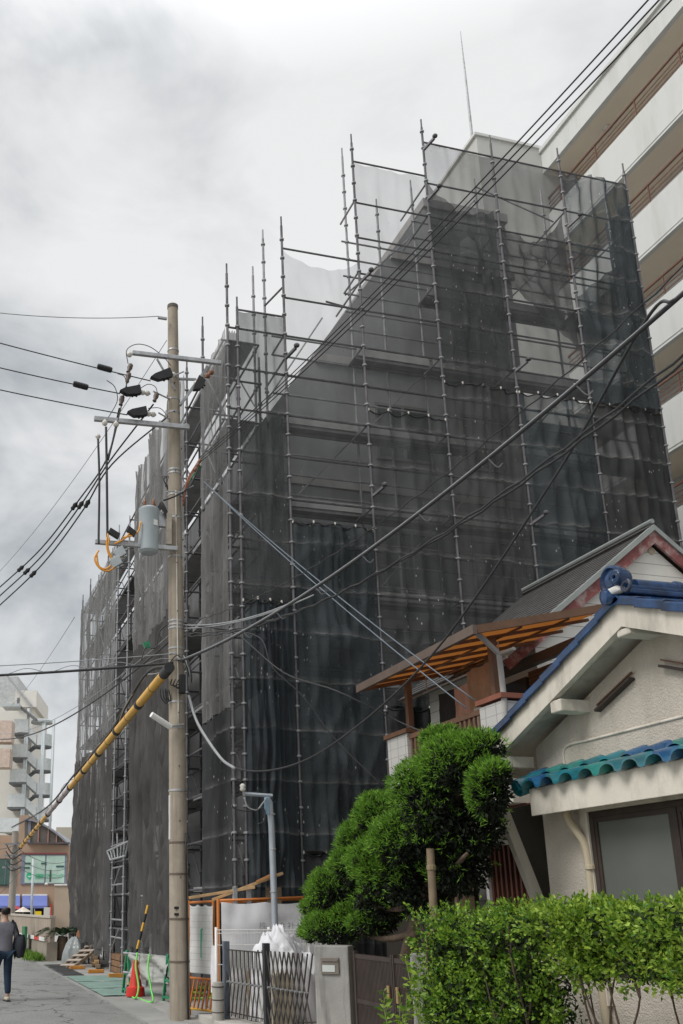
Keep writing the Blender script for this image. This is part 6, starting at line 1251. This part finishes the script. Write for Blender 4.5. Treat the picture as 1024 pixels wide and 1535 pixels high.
k = thing('sign_post', 'tall pale grey post in front of the clinic window', 'post', tuple(pt(48.5, 1358, DC - 7).xy) + (0,)); MB().tube([Vector((*pt(48, 1358, DC - 7).xy, 0)), pt(50, 1287, DC - 7)], .085, 10).build('post', mat('post_pale', (.45, .50, .50), .5), k, smooth=True); MB().beam(pt(48.8, 1287, DC - 7), pt(56, 1288, DC - 7), .05, .05).build('arm', galv, k)
k = thing('street_lamp', 'small round white lamp on the tan wall beside the clinic window', 'lamp', tuple(pt(69, 1326, DC - 5.5))); MB().lathe(pt(69.5, 1327.5, DC - 5.5), [(.03, 0), (.12, .05), (.13, .12), (.06, .2)], n=12).build('globe', porc, k, smooth=True); MB().tube([pt(71, 1324, DC - 5.4), pt(81, 1324, DC - 5.1)], .03, 6).build('bracket', galv, k)
tag(face(72.5, 75, 1304, 1322, DC - 4, .2).build('hanging_sign', mat('sign_dark', (.06, .07, .06), .6), None), 'narrow dark hanging sign in front of the clinic letters', 'sign')
# flats with outside stair
DF = 112.0
fl = thing('stair_flats', 'cream flats with a pale outdoor zigzag stair at the end of the street', 'building', tuple(pt(10, 1358, DF).xy) + (0,)); cm = mat('flats_cream', (.74, .72, .66), .85, .05, .5); sg_ = mat('stair_grey', (.47, .51, .52), .5, .06, 1, metal=.2); sdk = mat('stair_under', (.17, .18, .19), .7)
face(-60, 36.5, 1060, 1420, DF, 12).build('wall', cm, fl); tw_ = face(7, 41, 1035, 1059.8, DF - .5, 10).build('roof_tower', cm, fl); face(10, 14, 1046, 1056, DF - .56, .05).build('tower_window', sdk, tw_); face(-60, 10, 1014, 1059.8, DF + .5, 8).build('penthouse', mat('penthouse', (.5, .52, .52), .8), fl)
MB().beam(pt(10, 1012, DF - .8), pt(49, 1061, DF - .8), .35, .25).build('roof_brace', galv, fl)
for x, yt in ((32, 1062), (55.5, 1081), (58, 1081), (72.5, 1079), (29, 1100)): 
    q = pt(x, 1300, DF - 3); MB().tube([Vector((q.x, q.y, 0)), Vector((q.x, q.y, pt(x, yt, DF - 3).z))], .16, 8).build('stair_column', sg_, fl, smooth=True)
for k in range(5):
    y = 1098 + 37.2 * k
    face(6 - k, 31, y, y + 2.6, DF - 3.2, 3.1).build('landing', sdk, fl); face(7 - k, 30, y - 20, y - .2, DF - 3.25, .1).build('railing', mat('rail_panel', (.62, .66, .66), .6, .1, 3), fl)
    yr = 1119 + 36.7 * k; c = pt(63, yr, DF - 2); MB().lathe((c.x, c.y, c.z - .2), [(1.1, 0), (1.15, .2)], n=18).build('round_landing', sdk, fl)
    rl_ = MB(); n0 = 20
    for j in range(n0):
        a0, a1 = -2.2 + j * 3.5 / n0, -2.2 + (j + 1) * 3.5 / n0; q0 = c + v_r * 1.12 * math.cos(a0) + v_d * 1.12 * math.sin(a0); q1 = c + v_r * 1.12 * math.cos(a1) + v_d * 1.12 * math.sin(a1); rl_.prism([q0, q1, q1 + Vector((0, 0, 1.35)), q0 + Vector((0, 0, 1.35))], (c - (q0 + q1) / 2) * .03)
    rl_.build('round_railing', mat('rail_panel', (.4,) * 3), fl)
    a_, b_ = pt(32, y, DF - 3.1), pt(54, yr, DF - 3.1); MB().prism([a_, b_, b_ + Vector((0, 0, .3)), a_ + Vector((0, 0, .3))], v_d * 1.2).build('flight', sdk, fl)
    MB().prism([a_ + Vector((0, 0, .3)), b_ + Vector((0, 0, .3)), b_ + Vector((0, 0, 1.5)), a_ + Vector((0, 0, 1.5))], v_d * .06).build('flight_railing', mat('rail_panel', (.4,) * 3), fl)
    a_, b_ = pt(54, yr, DF - 1.6), pt(32, y + 37.2, DF - 1.6); MB().beam(a_, b_, 1.0, .25).build('flight', sdk, fl); 
c = pt(63, 1082, DF - 2); MB().lathe((c.x, c.y, c.z - .2), [(1.3, 0), (1.3, .25), (1.0, .4)], n=18).build('stair_roof', sg_, fl); a_, b_ = pt(6, 1060, DF - 3.2), pt(32, 1060, DF - 3.2); MB().beam(a_, b_, 2.5, .35).build('stair_roof', sg_, fl); MB().beam(pt(32, 1061, DF - 3), pt(55, 1080, DF - 3), .9, .3).build('stair_roof', sdk, fl)
face(-30, 4, 1080, 1112, DF - 6, 2).build('pink_balcony', mat('pink_wall', (.58, .47, .40), .85), fl); face(-30, 3, 1122, 1150, DF - 6, 2).build('pink_balcony', mat('pink_wall', (.5,) * 3), fl); face(-30, 22, 1226, 1247, DF - 8, 2).build('front_balcony', mat('rail_panel', (.4,) * 3), fl)
tag(face(80, 150, 1240, 1420, 130, 10).build('far_house', mat('far_cream', (.55, .52, .44), .85, .03, .4), None), 'plain cream far building seen over the arched roof', 'building')
